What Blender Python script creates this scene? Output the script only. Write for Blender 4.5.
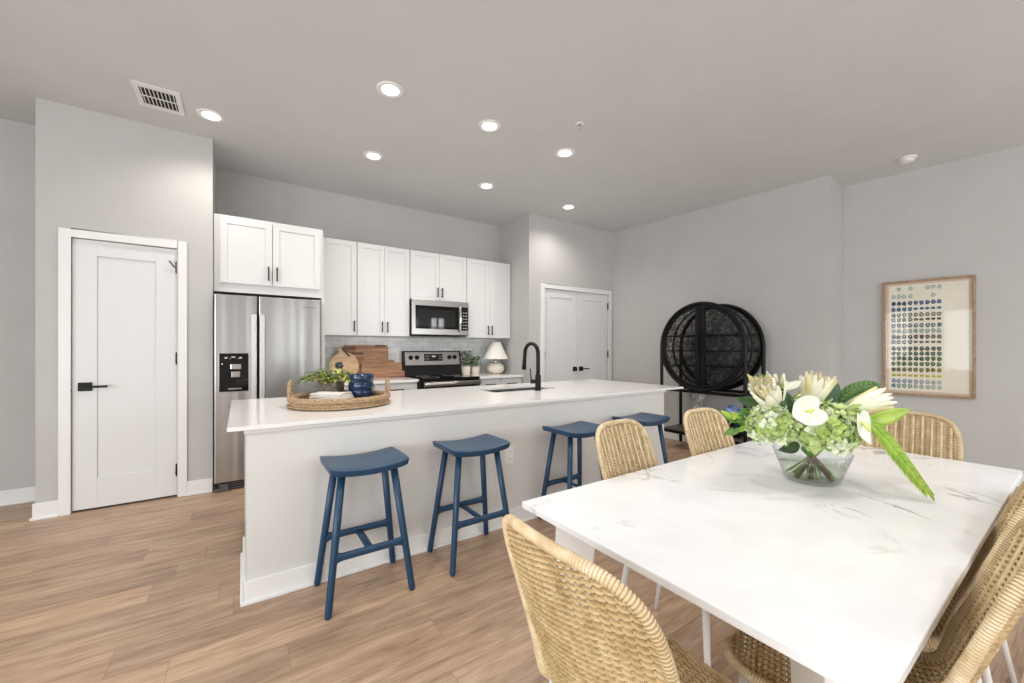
import bpy, bmesh, math, random
from math import sin, cos, pi, radians, sqrt, atan2
from mathutils import Vector, Matrix
random.seed(7)
for o in list(bpy.data.objects): bpy.data.objects.remove(o)
SC = bpy.context.scene
COL = SC.collection

# ------------------------------------------------------------------ camera
cam = bpy.data.cameras.new('camera'); co = bpy.data.objects.new('camera', cam); COL.objects.link(co)
co.location = (0, 0, 1.30); co.rotation_euler = (radians(90), 0, radians(-34.29))
cam.sensor_width = 36; cam.lens = 14.0; cam.shift_y = 0.0076; cam.clip_start = 0.05
SC.camera = co
# ------------------------------------------------------------------ view, world
vs = SC.view_settings
vs.view_transform = 'Standard'; vs.look = 'None'; vs.gamma = 1; vs.use_curve_mapping = False
vs.exposure = 0.24
SC.cycles.transparent_max_bounces = 24
W = bpy.data.worlds.new('sky'); SC.world = W; W.use_nodes = True
W.node_tree.nodes['Background'].inputs[0].default_value = (.80, .90, 1, 1)
W.node_tree.nodes['Background'].inputs[1].default_value = 2.5
# ------------------------------------------------------------------ daylight through the windows behind the camera
def area(name, loc, rot, sx, sy, e, color=(1, 1, 1), spread=None):
    l = bpy.data.lights.new(name, 'AREA'); l.shape = 'RECTANGLE'; l.size = sx; l.size_y = sy; l.energy = e; l.color = color
    if spread: l.spread = spread
    o = bpy.data.objects.new(name, l); COL.objects.link(o); o.location = loc; o.rotation_euler = rot
    return o
DAY = (.95, .98, 1.0)
WINX = [(-3.9, -1.6), (1.22, 1.62), (2.7, 5.0), (5.55, 5.75), (5.82, 6.02)]       # openings of the back wall
for (a, b) in WINX:
    area('window_daylight', ((a+b)/2, -3.44, 1.55), (radians(90), 0, 0), b-a, 1.7, 20*(b-a), DAY)
WINY = [(-2.7, -.7), (.0, 2.0)]                                # openings added to the left wall to bring in side light
for (a, b) in WINY:
    area('window_daylight', (-4.44, (a+b)/2, 1.55), (radians(90), 0, radians(-90)), b-a, 1.7, 58, DAY)
LIGHTS = [(-.2, 4.10), (.916, 2.945), (1.771, 2.941), (1.093, 4.047), (2.625, 2.93), (2.392, 4.041), (3.661, 4.014)]
ADDED_LIGHTS = [(1.25, .75), (2.35, .30), (-1.1, 1.1), (-1.1, -1.6), (1.2, -1.6), (3.5, -1.4), (-3.0, -.2), (4.9, -2.2)]   # unseen downlights added to brighten the table and dining half, same fittings
C = 3.222
for x, y in LIGHTS+ADDED_LIGHTS:
    l = bpy.data.lights.new('downlight', 'SPOT'); l.energy = 33 if (x, y) in LIGHTS else (36 if x > 1.2 and y > 0 else 54); l.spot_size = radians(150); l.spot_blend = .8
    l.color = (1, .935, .87) if (x, y) in LIGHTS else (1, .965, .93); l.shadow_soft_size = .07
    o = bpy.data.objects.new('downlight', l); COL.objects.link(o); o.location = (x, y, C-.03)

# ================================================================== materials
def mat(name, col=(.8, .8, .8), rough=.5, metal=0, spec=.5, **kw):
    m = bpy.data.materials.new(name); m.use_nodes = True
    b = m.node_tree.nodes['Principled BSDF']
    b.inputs['Base Color'].default_value = (*col, 1); b.inputs['Roughness'].default_value = rough
    b.inputs['Metallic'].default_value = metal; b.inputs['Specular IOR Level'].default_value = spec
    for k, v in kw.items(): b.inputs[k.replace('_', ' ')].default_value = v
    return m
def N(m, t, **kw):
    n = m.node_tree.nodes.new(t)
    for k, v in kw.items(): setattr(n, k, v)
    return n
def LK(m, a, b): m.node_tree.links.new(a, b)
def bsdf(m): return m.node_tree.nodes['Principled BSDF']
def coords(m, scale=(1, 1, 1), which='Object'):
    tc = N(m, 'ShaderNodeTexCoord'); mp = N(m, 'ShaderNodeMapping'); mp.inputs['Scale'].default_value = scale
    LK(m, tc.outputs[which], mp.inputs[0]); return mp.outputs[0]
def ramp(m, fac, stops):
    r = N(m, 'ShaderNodeValToRGB'); e = r.color_ramp.elements
    while len(e) < len(stops): e.new(.5)
    for k, (p, c) in enumerate(stops): e[k].position = p; e[k].color = (*c, 1)
    LK(m, fac, r.inputs[0]); return r.outputs[0]
def noise(m, vec, scale, detail=3, rough=.5, dist=0):
    n = N(m, 'ShaderNodeTexNoise'); n.inputs['Scale'].default_value = scale; n.inputs['Detail'].default_value = detail
    n.inputs['Roughness'].default_value = rough; n.inputs['Distortion'].default_value = dist
    LK(m, vec, n.inputs['Vector']); return n.outputs[0]
def bump(m, h, strength=.2, dist=.002):
    b = N(m, 'ShaderNodeBump'); b.inputs['Strength'].default_value = strength; b.inputs['Distance'].default_value = dist
    LK(m, h, b.inputs['Height']); LK(m, b.outputs[0], bsdf(m).inputs['Normal'])
def vary(name, c1, c2, scale=20, rough=.5, sc=(1, 1, 1), bstr=0, bdist=.002, lo=.35, hi=.65, detail=3, **kw):
    m = mat(name, c1, rough, **kw); v = coords(m, sc); f = noise(m, v, scale, detail)
    LK(m, ramp(m, f, [(lo, c1), (hi, c2)]), bsdf(m).inputs['Base Color'])
    if bstr: bump(m, f, bstr, bdist)
    return m
def math2(m, op, a, b=None):
    n = N(m, 'ShaderNodeMath', operation=op)
    for i, v in enumerate((a, b)):
        if v is None: continue
        if isinstance(v, (int, float)): n.inputs[i].default_value = v
        else: LK(m, v, n.inputs[i])
    return n.outputs[0]

WALL = vary('wall_paint', (.512, .503, .488), (.532, .523, .508), 3, .75, bstr=0)
CEIL = vary('ceiling_paint', (.63, .64, .645), (.65, .66, .665), 3, .85)
TRIM = mat('trim_paint', (.82, .815, .805), .38)
CAB = mat('cabinet_paint', (.73, .73, .725), .35)
CABIN = mat('cabinet_inside', (.25, .25, .25), .7)
ISL = mat('island_paint', (.68, .675, .655), .45)
DOORM = mat('door_paint', (.74, .74, .735), .4)
BLACK = mat('black_hardware', (.006, .006, .006), .4, spec=.25)
BLACKS = mat('black_satin_metal', (.005, .005, .005), .38, spec=.22)
BLACKG = mat('black_glass', (.004, .004, .005), .05, spec=.5)
DARK = mat('dark_gap', (.015, .015, .015), .8)
WHITEPL = mat('white_plastic', (.8, .8, .79), .35)
CHROME = mat('chrome', (.75, .75, .75), .12, 1)
BLUE = mat('blue_paint', (.010, .048, .108), .36)
LEGW = mat('white_lacquer', (.82, .81, .79), .35)
LAMPSH = mat('lamp_shade', (.88, .84, .78), .8)
CERAM = vary('cream_ceramic', (.72, .66, .54), (.80, .75, .65), 14, .55, bstr=.3)
POTW = mat('blush_pot', (.68, .60, .52), .6)
SOIL = mat('soil', (.05, .035, .02), .9)
LIGHTM = bpy.data.materials.new('lamp_lens'); LIGHTM.use_nodes = True
_n = LIGHTM.node_tree; _n.nodes.remove(_n.nodes['Principled BSDF']); _e = _n.nodes.new('ShaderNodeEmission')
_e.inputs[0].default_value = (1, .96, .9, 1); _e.inputs[1].default_value = 6; _n.links.new(_e.outputs[0], _n.nodes['Material Output'].inputs[0])

# stainless steel, brushed, slightly wavy sheet
STEEL = mat('stainless_steel', (.56, .55, .54), .30, 1)
v = coords(STEEL, (3.2, 3.2, .06)); f = noise(STEEL, v, 1.0, 2, .5)
v2 = coords(STEEL, (1, 1, 90)); f2 = noise(STEEL, v2, 6, 2)
bump(STEEL, f, .8, .05)
LK(STEEL, ramp(STEEL, f2, [(.3, (.44, .43, .42)), (.7, (.47, .46, .45))]), bsdf(STEEL).inputs['Base Color'])
STEEL2 = mat('stainless_trim', (.42, .40, .375), .28, 1)

# quartz
QUARTZ = vary('white_quartz', (.86, .85, .83), (.89, .885, .87), 30, .14, lo=.3, hi=.7)
# marble table top
MARB = mat('marble', (.86, .86, .86), .16)
v = coords(MARB, (1.0, 1.0, 1)); n1 = noise(MARB, v, 1.7, 6, .62, .9)
a = math2(MARB, 'ABSOLUTE', math2(MARB, 'SUBTRACT', n1, .5))
vein = ramp(MARB, a, [(0, (1, 1, 1)), (.018, (0, 0, 0))])
msk = ramp(MARB, noise(MARB, v, 2.3, 2), [(.48, (0, 0, 0)), (.66, (1, 1, 1))])
vv = math2(MARB, 'MULTIPLY', vein, msk)
cloud = ramp(MARB, noise(MARB, v, 5, 4), [(.35, (.83, .84, .855)), (.55, (.885, .893, .905))])
mx = N(MARB, 'ShaderNodeMix', data_type='RGBA'); LK(MARB, vv, mx.inputs[0]); LK(MARB, cloud, mx.inputs[6]); mx.inputs[7].default_value = (.40, .41, .43, 1)
LK(MARB, mx.outputs[2], bsdf(MARB).inputs['Base Color'])

# plank floor, boards run along X
FLOOR = mat('plank_floor', (.5, .35, .24), .42)
tc = N(FLOOR, 'ShaderNodeTexCoord'); sp = N(FLOOR, 'ShaderNodeSeparateXYZ'); LK(FLOOR, tc.outputs['Object'], sp.inputs[0])
row = math2(FLOOR, 'FLOOR', math2(FLOOR, 'DIVIDE', math2(FLOOR, 'ADD', sp.outputs[1], 20), .185))
wn = N(FLOOR, 'ShaderNodeTexWhiteNoise', noise_dimensions='1D'); LK(FLOOR, row, wn.inputs['W'])
xs = math2(FLOOR, 'ADD', math2(FLOOR, 'DIVIDE', math2(FLOOR, 'ADD', sp.outputs[0], 20), 1.25), wn.outputs[0])
colm = math2(FLOOR, 'FLOOR', xs)
cb = N(FLOOR, 'ShaderNodeCombineXYZ'); LK(FLOOR, row, cb.inputs[0]); LK(FLOOR, colm, cb.inputs[1])
wn2 = N(FLOOR, 'ShaderNodeTexWhiteNoise', noise_dimensions='2D'); LK(FLOOR, cb.outputs[0], wn2.inputs['Vector'])
# grain coordinate, shifted for each board
off = N(FLOOR, 'ShaderNodeVectorMath', operation='SCALE'); LK(FLOOR, wn2.outputs[1], off.inputs[0]); off.inputs[3].default_value = 13
mp = N(FLOOR, 'ShaderNodeMapping'); mp.inputs['Scale'].default_value = (1.5, 15, 1); LK(FLOOR, tc.outputs['Object'], mp.inputs[0])
ad = N(FLOOR, 'ShaderNodeVectorMath', operation='ADD'); LK(FLOOR, mp.outputs[0], ad.inputs[0]); LK(FLOOR, off.outputs[0], ad.inputs[1])
g1 = noise(FLOOR, ad.outputs[0], 1.6, 6, .62, .6); 
mp2 = N(FLOOR, 'ShaderNodeMapping'); mp2.inputs['Scale'].default_value = (4, 70, 1); LK(FLOOR, tc.outputs['Object'], mp2.inputs[0])
g2 = noise(FLOOR, mp2.outputs[0], 2, 3)
gr = math2(FLOOR, 'ADD', math2(FLOOR, 'MULTIPLY', g1, .68), math2(FLOOR, 'MULTIPLY', g2, .32))
basec = ramp(FLOOR, gr, [(.30, (.21, .125, .075)), (.42, (.39, .255, .165)), (.51, (.48, .325, .215)), (.64, (.60, .435, .305))])
tint = ramp(FLOOR, wn2.outputs[0], [(0, (.80, .79, .79)), (.5, (.96, .96, .96)), (1, (1.14, 1.10, 1.05))])
mm = N(FLOOR, 'ShaderNodeMix', data_type='RGBA', blend_type='MULTIPLY'); mm.inputs[0].default_value = 1
LK(FLOOR, basec, mm.inputs[6]); LK(FLOOR, tint, mm.inputs[7])
fy = math2(FLOOR, 'FRACT', math2(FLOOR, 'DIVIDE', math2(FLOOR, 'ADD', sp.outputs[1], 20), .185))
fx = math2(FLOOR, 'FRACT', xs)
sy = math2(FLOOR, 'LESS_THAN', fy, .012); sx = math2(FLOOR, 'LESS_THAN', fx, .002)
seam = math2(FLOOR, 'MAXIMUM', sy, sx)
m3 = N(FLOOR, 'ShaderNodeMix', data_type='RGBA'); LK(FLOOR, math2(FLOOR, 'MULTIPLY', seam, .55), m3.inputs[0]); LK(FLOOR, mm.outputs[2], m3.inputs[6]); m3.inputs[7].default_value = (.16, .10, .07, 1)
LK(FLOOR, m3.outputs[2], bsdf(FLOOR).inputs['Base Color']); bump(FLOOR, gr, .08, .002)

# backsplash
TILE = mat('marble_tile', (.7, .7, .68), .25)
v = coords(TILE); sp = N(TILE, 'ShaderNodeSeparateXYZ'); LK(TILE, v, sp.inputs[0]); cb = N(TILE, 'ShaderNodeCombineXYZ'); LK(TILE, sp.outputs[0], cb.inputs[0]); LK(TILE, sp.outputs[2], cb.inputs[1])
br = N(TILE, 'ShaderNodeTexBrick'); LK(TILE, cb.outputs[0], br.inputs['Vector'])
br.inputs['Scale'].default_value = 1; br.inputs['Brick Width'].default_value = .155; br.inputs['Row Height'].default_value = .078; br.inputs['Mortar Size'].default_value = .0022
br.inputs['Color1'].default_value = (.80, .79, .76, 1); br.inputs['Color2'].default_value = (.68, .68, .66, 1); br.inputs['Mortar'].default_value = (.50, .49, .47, 1)
mk = N(TILE, 'ShaderNodeMix', data_type='RGBA', blend_type='MULTIPLY'); mk.inputs[0].default_value = .7; LK(TILE, br.outputs[0], mk.inputs[6])
LK(TILE, ramp(TILE, noise(TILE, v, 9, 4, .6, 1), [(.35, (.82, .83, .84)), (.6, (1, 1, 1))]), mk.inputs[7]); LK(TILE, mk.outputs[2], bsdf(TILE).inputs['Base Color'])

def wood(name, c1, c2, c3, sc=(2, 20, 20), scale=2.2, rough=.5):
    m = mat(name, c2, rough); v = coords(m, sc); f = noise(m, v, scale, 5, .6, .7)
    LK(m, ramp(m, f, [(.35, c1), (.5, c2), (.65, c3)]), bsdf(m).inputs['Base Color']); return m
OAKF = wood('oak_frame', (.26, .165, .095), (.36, .235, .14), (.44, .30, .19), (4, 4, 4), 6)
ACAC = wood('acacia', (.16, .07, .035), (.34, .165, .085), (.50, .28, .155), (1.2, 8, 14), 2.2)
ACAC2 = wood('acacia_light', (.30, .15, .075), (.44, .24, .13), (.55, .33, .19), (1.2, 8, 16), 2.2)
ACAC3 = wood('acacia_dark', (.08, .035, .018), (.16, .075, .04), (.27, .14, .075), (1.2, 8, 16), 2.2)
BEECH = wood('beech', (.52, .33, .18), (.62, .42, .25), (.70, .50, .32), (2, 6, 14), 2)
RATT = mat('rattan', (.62, .46, .24), .55)
v = coords(RATT); f = noise(RATT, v, 28, 3, .5); f0 = noise(RATT, v, 7, 3)
r1 = ramp(RATT, f, [(.30, (.50, .36, .17)), (.48, (.61, .46, .24)), (.70, (.72, .57, .34))])
r2 = ramp(RATT, f0, [(.35, (.82, .78, .72)), (.6, (1.02, 1.02, 1.02))])
mk = N(RATT, 'ShaderNodeMix', data_type='RGBA', blend_type='MULTIPLY'); mk.inputs[0].default_value = 1; LK(RATT, r1, mk.inputs[6]); LK(RATT, r2, mk.inputs[7]); LK(RATT, mk.outputs[2], bsdf(RATT).inputs['Base Color'])
RIM = vary('rattan_wrap', (.60, .45, .25), (.80, .66, .44), 24, .42, bstr=.15)
RDARK = mat('rattan_stake', (.26, .165, .07), .7); RGAP_SHADE = mat('wrap_gap', (.40, .28, .14), .7)  # stakes and wrap grooves darkened, the shade of the gaps put into their colour
GRASS = vary('seagrass', (.30, .19, .10), (.52, .37, .22), 90, .8, bstr=.6, bdist=.004)

# ================================================================== mesh builder
class MB:
    def __init__(s): s.v = []; s.f = []; s.m = []; s.sm = []; s.mats = []
    def mi(s, m):
        if m not in s.mats: s.mats.append(m)
        return s.mats.index(m)
    def face(s, idx, m, smooth=False): s.f.append(idx); s.m.append(s.mi(m)); s.sm.append(smooth)
    def add(s, vs, fs, m, smooth=False, M=None):
        b = len(s.v); 
        for p in vs: s.v.append(tuple(M @ Vector(p)) if M is not None else tuple(p))
        for f in fs: s.face([b+i for i in f], m, smooth)
    def box(s, x0, x1, y0, y1, z0, z1, m, M=None):
        x0, x1 = min(x0, x1), max(x0, x1); y0, y1 = min(y0, y1), max(y0, y1); z0, z1 = min(z0, z1), max(z0, z1)
        vs = [(x0, y0, z0), (x1, y0, z0), (x1, y1, z0), (x0, y1, z0), (x0, y0, z1), (x1, y0, z1), (x1, y1, z1), (x0, y1, z1)]
        s.add(vs, [(0, 3, 2, 1), (4, 5, 6, 7), (0, 1, 5, 4), (1, 2, 6, 5), (2, 3, 7, 6), (3, 0, 4, 7)], m, False, M)
    def prism(s, pts, axis, a0, a1, m, smooth=False, M=None):
        # pts: 2D polygon; axis 'x','y','z' the extrusion direction
        n = len(pts)
        def P(p, a): return {'x': (a, p[0], p[1]), 'y': (p[0], a, p[1]), 'z': (p[0], p[1], a)}[axis]
        vs = [P(p, a0) for p in pts]+[P(p, a1) for p in pts]
        s.add(vs, [tuple(range(n))[::-1], tuple(range(n, 2*n))], m, False, M)
        s.add(vs, [(i, (i+1) % n, n+(i+1) % n, n+i) for i in range(n)], m, smooth, M)
    def lathe(s, prof, m, c=(0, 0, 0), seg=24, M=None, smooth=True, cap=True):
        vs = []; n = len(prof)
        for r, z in prof:
            for k in range(seg): a = 2*pi*k/seg; vs.append((c[0]+r*cos(a), c[1]+r*sin(a), c[2]+z))
        fs = [(i*seg+k, i*seg+(k+1) % seg, (i+1)*seg+(k+1) % seg, (i+1)*seg+k) for i in range(n-1) for k in range(seg)]
        s.add(vs, fs, m, smooth, M)
        if cap: s.add(vs[:seg], [tuple(range(seg))[::-1]], m, False, M); s.add(vs[-seg:], [tuple(range(seg))], m, False, M)
    def tube(s, pts, r, m, seg=8, closed=False, rz=None, smooth=True, cap=True, up=None):
        # r: number or list; rz: second radius (flat section)
        P = [Vector(p) for p in pts]; n = len(P); b = len(s.v)
        pn = None
        for i in range(n):
            if closed: t = P[(i+1) % n]-P[i-1]
            else: t = P[min(i+1, n-1)]-P[max(i-1, 0)]
            if t.length < 1e-9: t = Vector((0, 0, 1))
            t.normalize()
            if up is not None: nn = Vector(up[i] if isinstance(up, list) else up)
            elif pn is None: nn = Vector((0, 0, 1)) if abs(t.z) < .9 else Vector((1, 0, 0))
            else: nn = pn
            nn = nn-t*nn.dot(t)
            if nn.length < 1e-6: nn = t.orthogonal()
            nn.normalize(); pn = nn; bb = t.cross(nn)
            ri = r[i] if isinstance(r, (list, tuple)) else r; rj = (rz[i] if isinstance(rz, (list, tuple)) else rz) if rz else ri
            for k in range(seg):
                a = 2*pi*(k+.5)/seg; s.v.append(tuple(P[i]+bb*(ri*cos(a))+nn*(rj*sin(a))))
        for i in range(n if closed else n-1):
            for k in range(seg):
                i2 = (i+1) % n
                s.face([b+i*seg+k, b+i*seg+(k+1) % seg, b+i2*seg+(k+1) % seg, b+i2*seg+k], m, smooth)
        if cap and not closed:
            s.face([b+k for k in range(seg)][::-1], m); s.face([b+(n-1)*seg+k for k in range(seg)], m)
    def sphere(s, c, r, m, seg=16, rings=10, sc=(1, 1, 1), M=None):
        vs = [(c[0], c[1], c[2]-r*sc[2])]; fs = []
        for i in range(1, rings):
            t = -pi/2+pi*i/rings
            for k in range(seg): a = 2*pi*k/seg; vs.append((c[0]+r*sc[0]*cos(t)*cos(a), c[1]+r*sc[1]*cos(t)*sin(a), c[2]+r*sc[2]*sin(t)))
        vs.append((c[0], c[1], c[2]+r*sc[2])); L = len(vs)-1
        for k in range(seg):
            fs.append((0, 1+(k+1) % seg, 1+k)); fs.append((L, L-seg+k, L-seg+(k+1) % seg))
        for i in range(rings-2):
            for k in range(seg): a = 1+i*seg; fs.append((a+k, a+(k+1) % seg, a+seg+(k+1) % seg, a+seg+k))
        s.add(vs, fs, m, True, M)
    def build(s, name, parent=None, loc=None, bevel=0, bseg=2, subsurf=0, solid=0):
        me = bpy.data.meshes.new(name); me.from_pydata(s.v, [], s.f)
        for m in s.mats: me.materials.append(m)
        me.polygons.foreach_set('material_index', s.m); me.polygons.foreach_set('use_smooth', s.sm); me.update()
        bm = bmesh.new(); bm.from_mesh(me)
        if bevel or subsurf: bmesh.ops.remove_doubles(bm, verts=bm.verts, dist=1e-6)
        bm.to_mesh(me); bm.free()
        o = bpy.data.objects.new(name, me); COL.objects.link(o)
        if loc: o.location = loc
        if parent: o.parent = parent
        if solid: md = o.modifiers.new('solid', 'SOLIDIFY'); md.thickness = solid; md.offset = 0
        if bevel: md = o.modifiers.new('bevel', 'BEVEL'); md.width = bevel; md.segments = bseg; md.limit_method = 'ANGLE'; md.angle_limit = radians(40)
        if subsurf: md = o.modifiers.new('sub', 'SUBSURF'); md.levels = subsurf; md.render_levels = subsurf
        return o
def recalc(o):
    bm = bmesh.new(); bm.from_mesh(o.data); bmesh.ops.recalc_face_normals(bm, faces=bm.faces); bm.to_mesh(o.data); bm.free(); return o
def tag(o, label, cat, group=None, kind=None):
    o['label'] = label; o['category'] = cat
    if group: o['group'] = group
    if kind: o['kind'] = kind
    return o
def thing(name, label, cat, loc=(0, 0, 0), rz=0, group=None):
    o = bpy.data.objects.new(name, None); COL.objects.link(o); o.empty_display_size = .1
    o.location = loc; o.rotation_euler = (0, 0, rz); return tag(o, label, cat, group)
def struct(o): o['kind'] = 'structure'; return o
def dup(root, loc, rz=None, label=None):
    r = root.copy(); COL.objects.link(r); r.location = loc
    if rz is not None: r.rotation_euler = (0, 0, rz)
    if label: r['label'] = label
    for ch in list(root.children):
        c = ch.copy(); COL.objects.link(c); c.parent = r
        for g in list(ch.children): d = g.copy(); COL.objects.link(d); d.parent = c
    return r
def box(name, x0, x1, y0, y1, z0, z1, m, parent=None, bevel=0):
    b = MB(); b.box(x0, x1, y0, y1, z0, z1, m); return b.build(name, parent, bevel=bevel)

# ================================================================== room shell
P1 = (5.076, 4.491); P2 = (5.36, 1.654); P3 = (5.895, 1.691); P4 = (6.67, -3.5)
TH = .12
def wallseg(name, a, b, z0=0, z1=C, m=WALL):     # solid wall, room side on the left of a->b
    ax, ay = a; bx, by = b; L = math.hypot(bx-ax, by-ay); nx, ny = (by-ay)/L*TH, -(bx-ax)/L*TH
    mb = MB(); mb.prism([(ax, ay), (bx, by), (bx+nx, by+ny), (ax+nx, ay+ny)], 'z', z0, z1, m)
    return struct(recalc(mb.build(name)))
struct(box('floor', -5, 7.2, -4, 6, -.1, 0, FLOOR))
struct(box('ceiling', -5, 7.2, -4, 6, C, C+.1, CEIL))
# door wall (thickness reaches back to the recess), with an opening for the pantry door
b = MB(); DX0, DX1, DZ = -1.105, -.457, 2.185
b.box(-1.292, DX0, 4.558, 5.27, 0, C, WALL); b.box(DX1, -.21, 4.558, 5.27, 0, C, WALL); b.box(DX0, DX1, 4.558, 5.27, DZ, C, WALL)
b.box(DX0, DX1, 4.70, 5.27, 0, DZ, WALL)
struct(b.build('wall_pantry'))
struct(box('wall_recess', -5, -1.292, 5.13, 5.27, 0, C, WALL))
struct(box('wall_kitchen', -.21, 3.353, 5.27, 5.39, 0, C, WALL))
b = MB(); EX0, EX1 = 3.622, 4.965
b.box(3.353, EX0, 4.491, 5.39, 0, C, WALL); b.box(EX1, 5.25, 4.491, 5.39, 0, C, WALL); b.box(EX0, EX1, 4.491, 5.39, DZ, C, WALL); b.box(EX0, EX1, 4.65, 5.39, 0, DZ, WALL)
struct(b.build('wall_closet'))
mb = MB(); mb.prism([P1, (P1[0]+.4, P1[1]), (6.2, 4.4), (6.2, 1.72), P3, P2], 'z', 0, C, WALL); struct(recalc(mb.build('wall_right')))
mb = MB(); mb.prism([P3, (6.4, 1.75), (7.1, -3.5), P4], 'z', 0, C, WALL); struct(recalc(mb.build('wall_dining')))
# back wall with windows
def window_wall(name, axis, pos, spans, lo, hi, thick, z0=.7, z1=2.4):
    b = MB()
    def bx(a0, a1, c0, c1):
        if axis == 'y': b.box(a0, a1, pos-thick, pos, c0, c1, WALL)
        else: b.box(pos-thick, pos, a0, a1, c0, c1, WALL)
    bx(lo, hi, 0, z0); bx(lo, hi, z1, C); e = lo
    for a, c in spans: bx(e, a, z0, z1); e = c
    bx(e, hi, z0, z1); struct(b.build(name))
window_wall('wall_back', 'y', -3.5, WINX, -5, 7.1, .12)
window_wall('wall_left', 'x', -4.5, WINY, -3.5, 5.13, .12)
k = 0
for axis, pos, spans in (('y', -3.5, WINX), ('x', -4.5, WINY)):
    for a, c in spans:
        k += 1; b = MB()
        def fb(a0, a1, c0, c1):
            if axis == 'y': b.box(a0, a1, pos-.08, pos+.02, c0, c1, TRIM)
            else: b.box(pos-.08, pos+.02, a0, a1, c0, c1, TRIM)
        fb(a, a+.05, .7, 2.4); fb(c-.05, c, .7, 2.4); fb(a, c, .7, .75); fb(a, c, 2.35, 2.4); fb(a, c, 1.53, 1.57)
        struct(b.build('window_%d' % k))
# baseboards (board + shoe)
def baseboard(name, a, b2, ext0=0, ext1=0):
    ax, ay = a; bx, by = b2; L = math.hypot(bx-ax, by-ay); tx, ty = (bx-ax)/L, (by-ay)/L; nx, ny = -ty, tx
    mb = MB()
    A0, B0 = (ax, ay), (bx, by)
    for d0, h in ((.014, .125), (.026, .018)):
        k0, k1 = ext0*d0/.026, ext1*d0/.026; ax, ay, bx, by = A0[0]-tx*k0, A0[1]-ty*k0, B0[0]+tx*k1, B0[1]+ty*k1
        mb.prism([(ax, ay), (bx, by), (bx+nx*d0, by+ny*d0), (ax+nx*d0, ay+ny*d0)], 'z', 0, h, TRIM)
    return struct(recalc(mb.build(name, bevel=.003)))
baseboard('baseboard_pantry_left', (-1.168, 4.558), (-1.292, 4.558), 0, .026)
baseboard('baseboard_pantry_right', (-.21, 4.558), (-.396, 4.558))
baseboard('baseboard_corner', (-1.292, 4.558), (-1.292, 5.13))
bpy.data.objects['baseboard_corner'].location = (0, 0, 0)
baseboard('baseboard_recess', (-1.30, 5.13), (-4.5, 5.13))
baseboard('baseboard_closet_left', (3.545, 4.491), (3.353, 4.491))
baseboard('baseboard_right', P2, P1); baseboard('baseboard_return', P3, P2, 0, .02); baseboard('baseboard_dining', P4, P3)
# the corner return has its room side to the -x: rebuild it there
o = bpy.data.objects['baseboard_corner']
bpy.data.objects.remove(o)
mb = MB(); mb.box(-1.306, -1.292, 4.558, 5.13, 0, .125, TRIM); mb.box(-1.318, -1.306, 4.558, 5.13, 0, .018, TRIM); struct(mb.build('baseboard_corner', bevel=.003))

# ------------------------------------------------------------------ doors
def shaker(mb, x0, x1, z0, z1, yf, th, fr, m, rec=.008, fb=None, ft=None):
    """panelled slab, front face at y=yf, facing -y"""
    fb = fb or fr; ft = ft or fr
    yb = yf+th
    mb.box(x0, x0+fr, yf, yb, z0, z1, m); mb.box(x1-fr, x1, yf, yb, z0, z1, m)
    mb.box(x0+fr, x1-fr, yf, yb, z0, z0+fb, m); mb.box(x0+fr, x1-fr, yf, yb, z1-ft, z1, m)
    mb.box(x0+fr, x1-fr, yf+rec, yb, z0+fb, z1-ft, m)
def casing(name, x0, x1, z1, yw, w=.066):
    mb = MB(); y0 = yw-.018
    mb.box(x0-w, x0, y0, yw, 0, z1+w, TRIM); mb.box(x1, x1+w, y0, yw, 0, z1+w, TRIM); mb.box(x0, x1, y0, yw, z1, z1+w, TRIM)
    mb.box(x0+.004, x0+.014, yw+.045, yw+.10, 0, z1, TRIM); mb.box(x1-.014, x1-.004, yw+.045, yw+.10, 0, z1, TRIM); mb.box(x0, x1, yw+.045, yw+.10, z1-.012, z1, TRIM)
    return struct(mb.build(name, bevel=.004))
def lever(parent, x, y, z, d):
    mb = MB(); mb.box(x-.040, x+.040, y-.012, y, z-.034, z+.034, BLACK); r = mb.build('door_handle', parent, bevel=.002)
    mb = MB(); mb.tube([(x, y-.012, z), (x, y-.05, z)], .010, BLACK, 10); mb.box(min(x, x+d*.13)-.008, max(x, x+d*.13)+.008, y-.058, y-.046, z-.009, z+.009, BLACK); mb.build('lever', r, bevel=.003)
def hinge(parent, x, y, z):
    mb = MB(); mb.tube([(x, y-.006, z-.045), (x, y-.006, z+.045)], .008, BLACK, 10); mb.sphere((x, y-.006, z+.048), .009, BLACK, 8, 6); mb.sphere((x, y-.006, z-.048), .009, BLACK, 8, 6)
    mb.box(x-.012, x+.012, y-.004, y+.001, z-.045, z+.045, BLACK); return mb.build('hinge', parent)
casing('trim_1', DX0, DX1, DZ, 4.558)
mb = MB(); shaker(mb, DX0+.004, DX1-.004, .018, DZ-.005, 4.566, .035, .140, DOORM, .010, .24, .125)
d1 = struct(mb.build('door_1', bevel=.002))
lever(d1, DX0+.077, 4.566, 1.0, 1)
for z in (.24, 1.22, 2.02): hinge(d1, DX1-.003, 4.560, z)
mb = MB(); mb.tube([(DX1-.02, 4.55, 1.965+.05), (DX1-.055, 4.535, 2.08-.01)], .005, BLACK, 8); mb.build('door_stop', d1)
mb = MB(); mb.tube([(DX0-.001, 4.548, .97), (DX0-.010, 4.546, 1.0), (DX0-.001, 4.548, 1.03)], .006, BLACK, 8); mb.build('strike_plate', d1)
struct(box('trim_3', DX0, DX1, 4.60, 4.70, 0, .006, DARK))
casing('trim_2', EX0, EX1, DZ, 4.491)
EM = (EX0+EX1)/2
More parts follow.
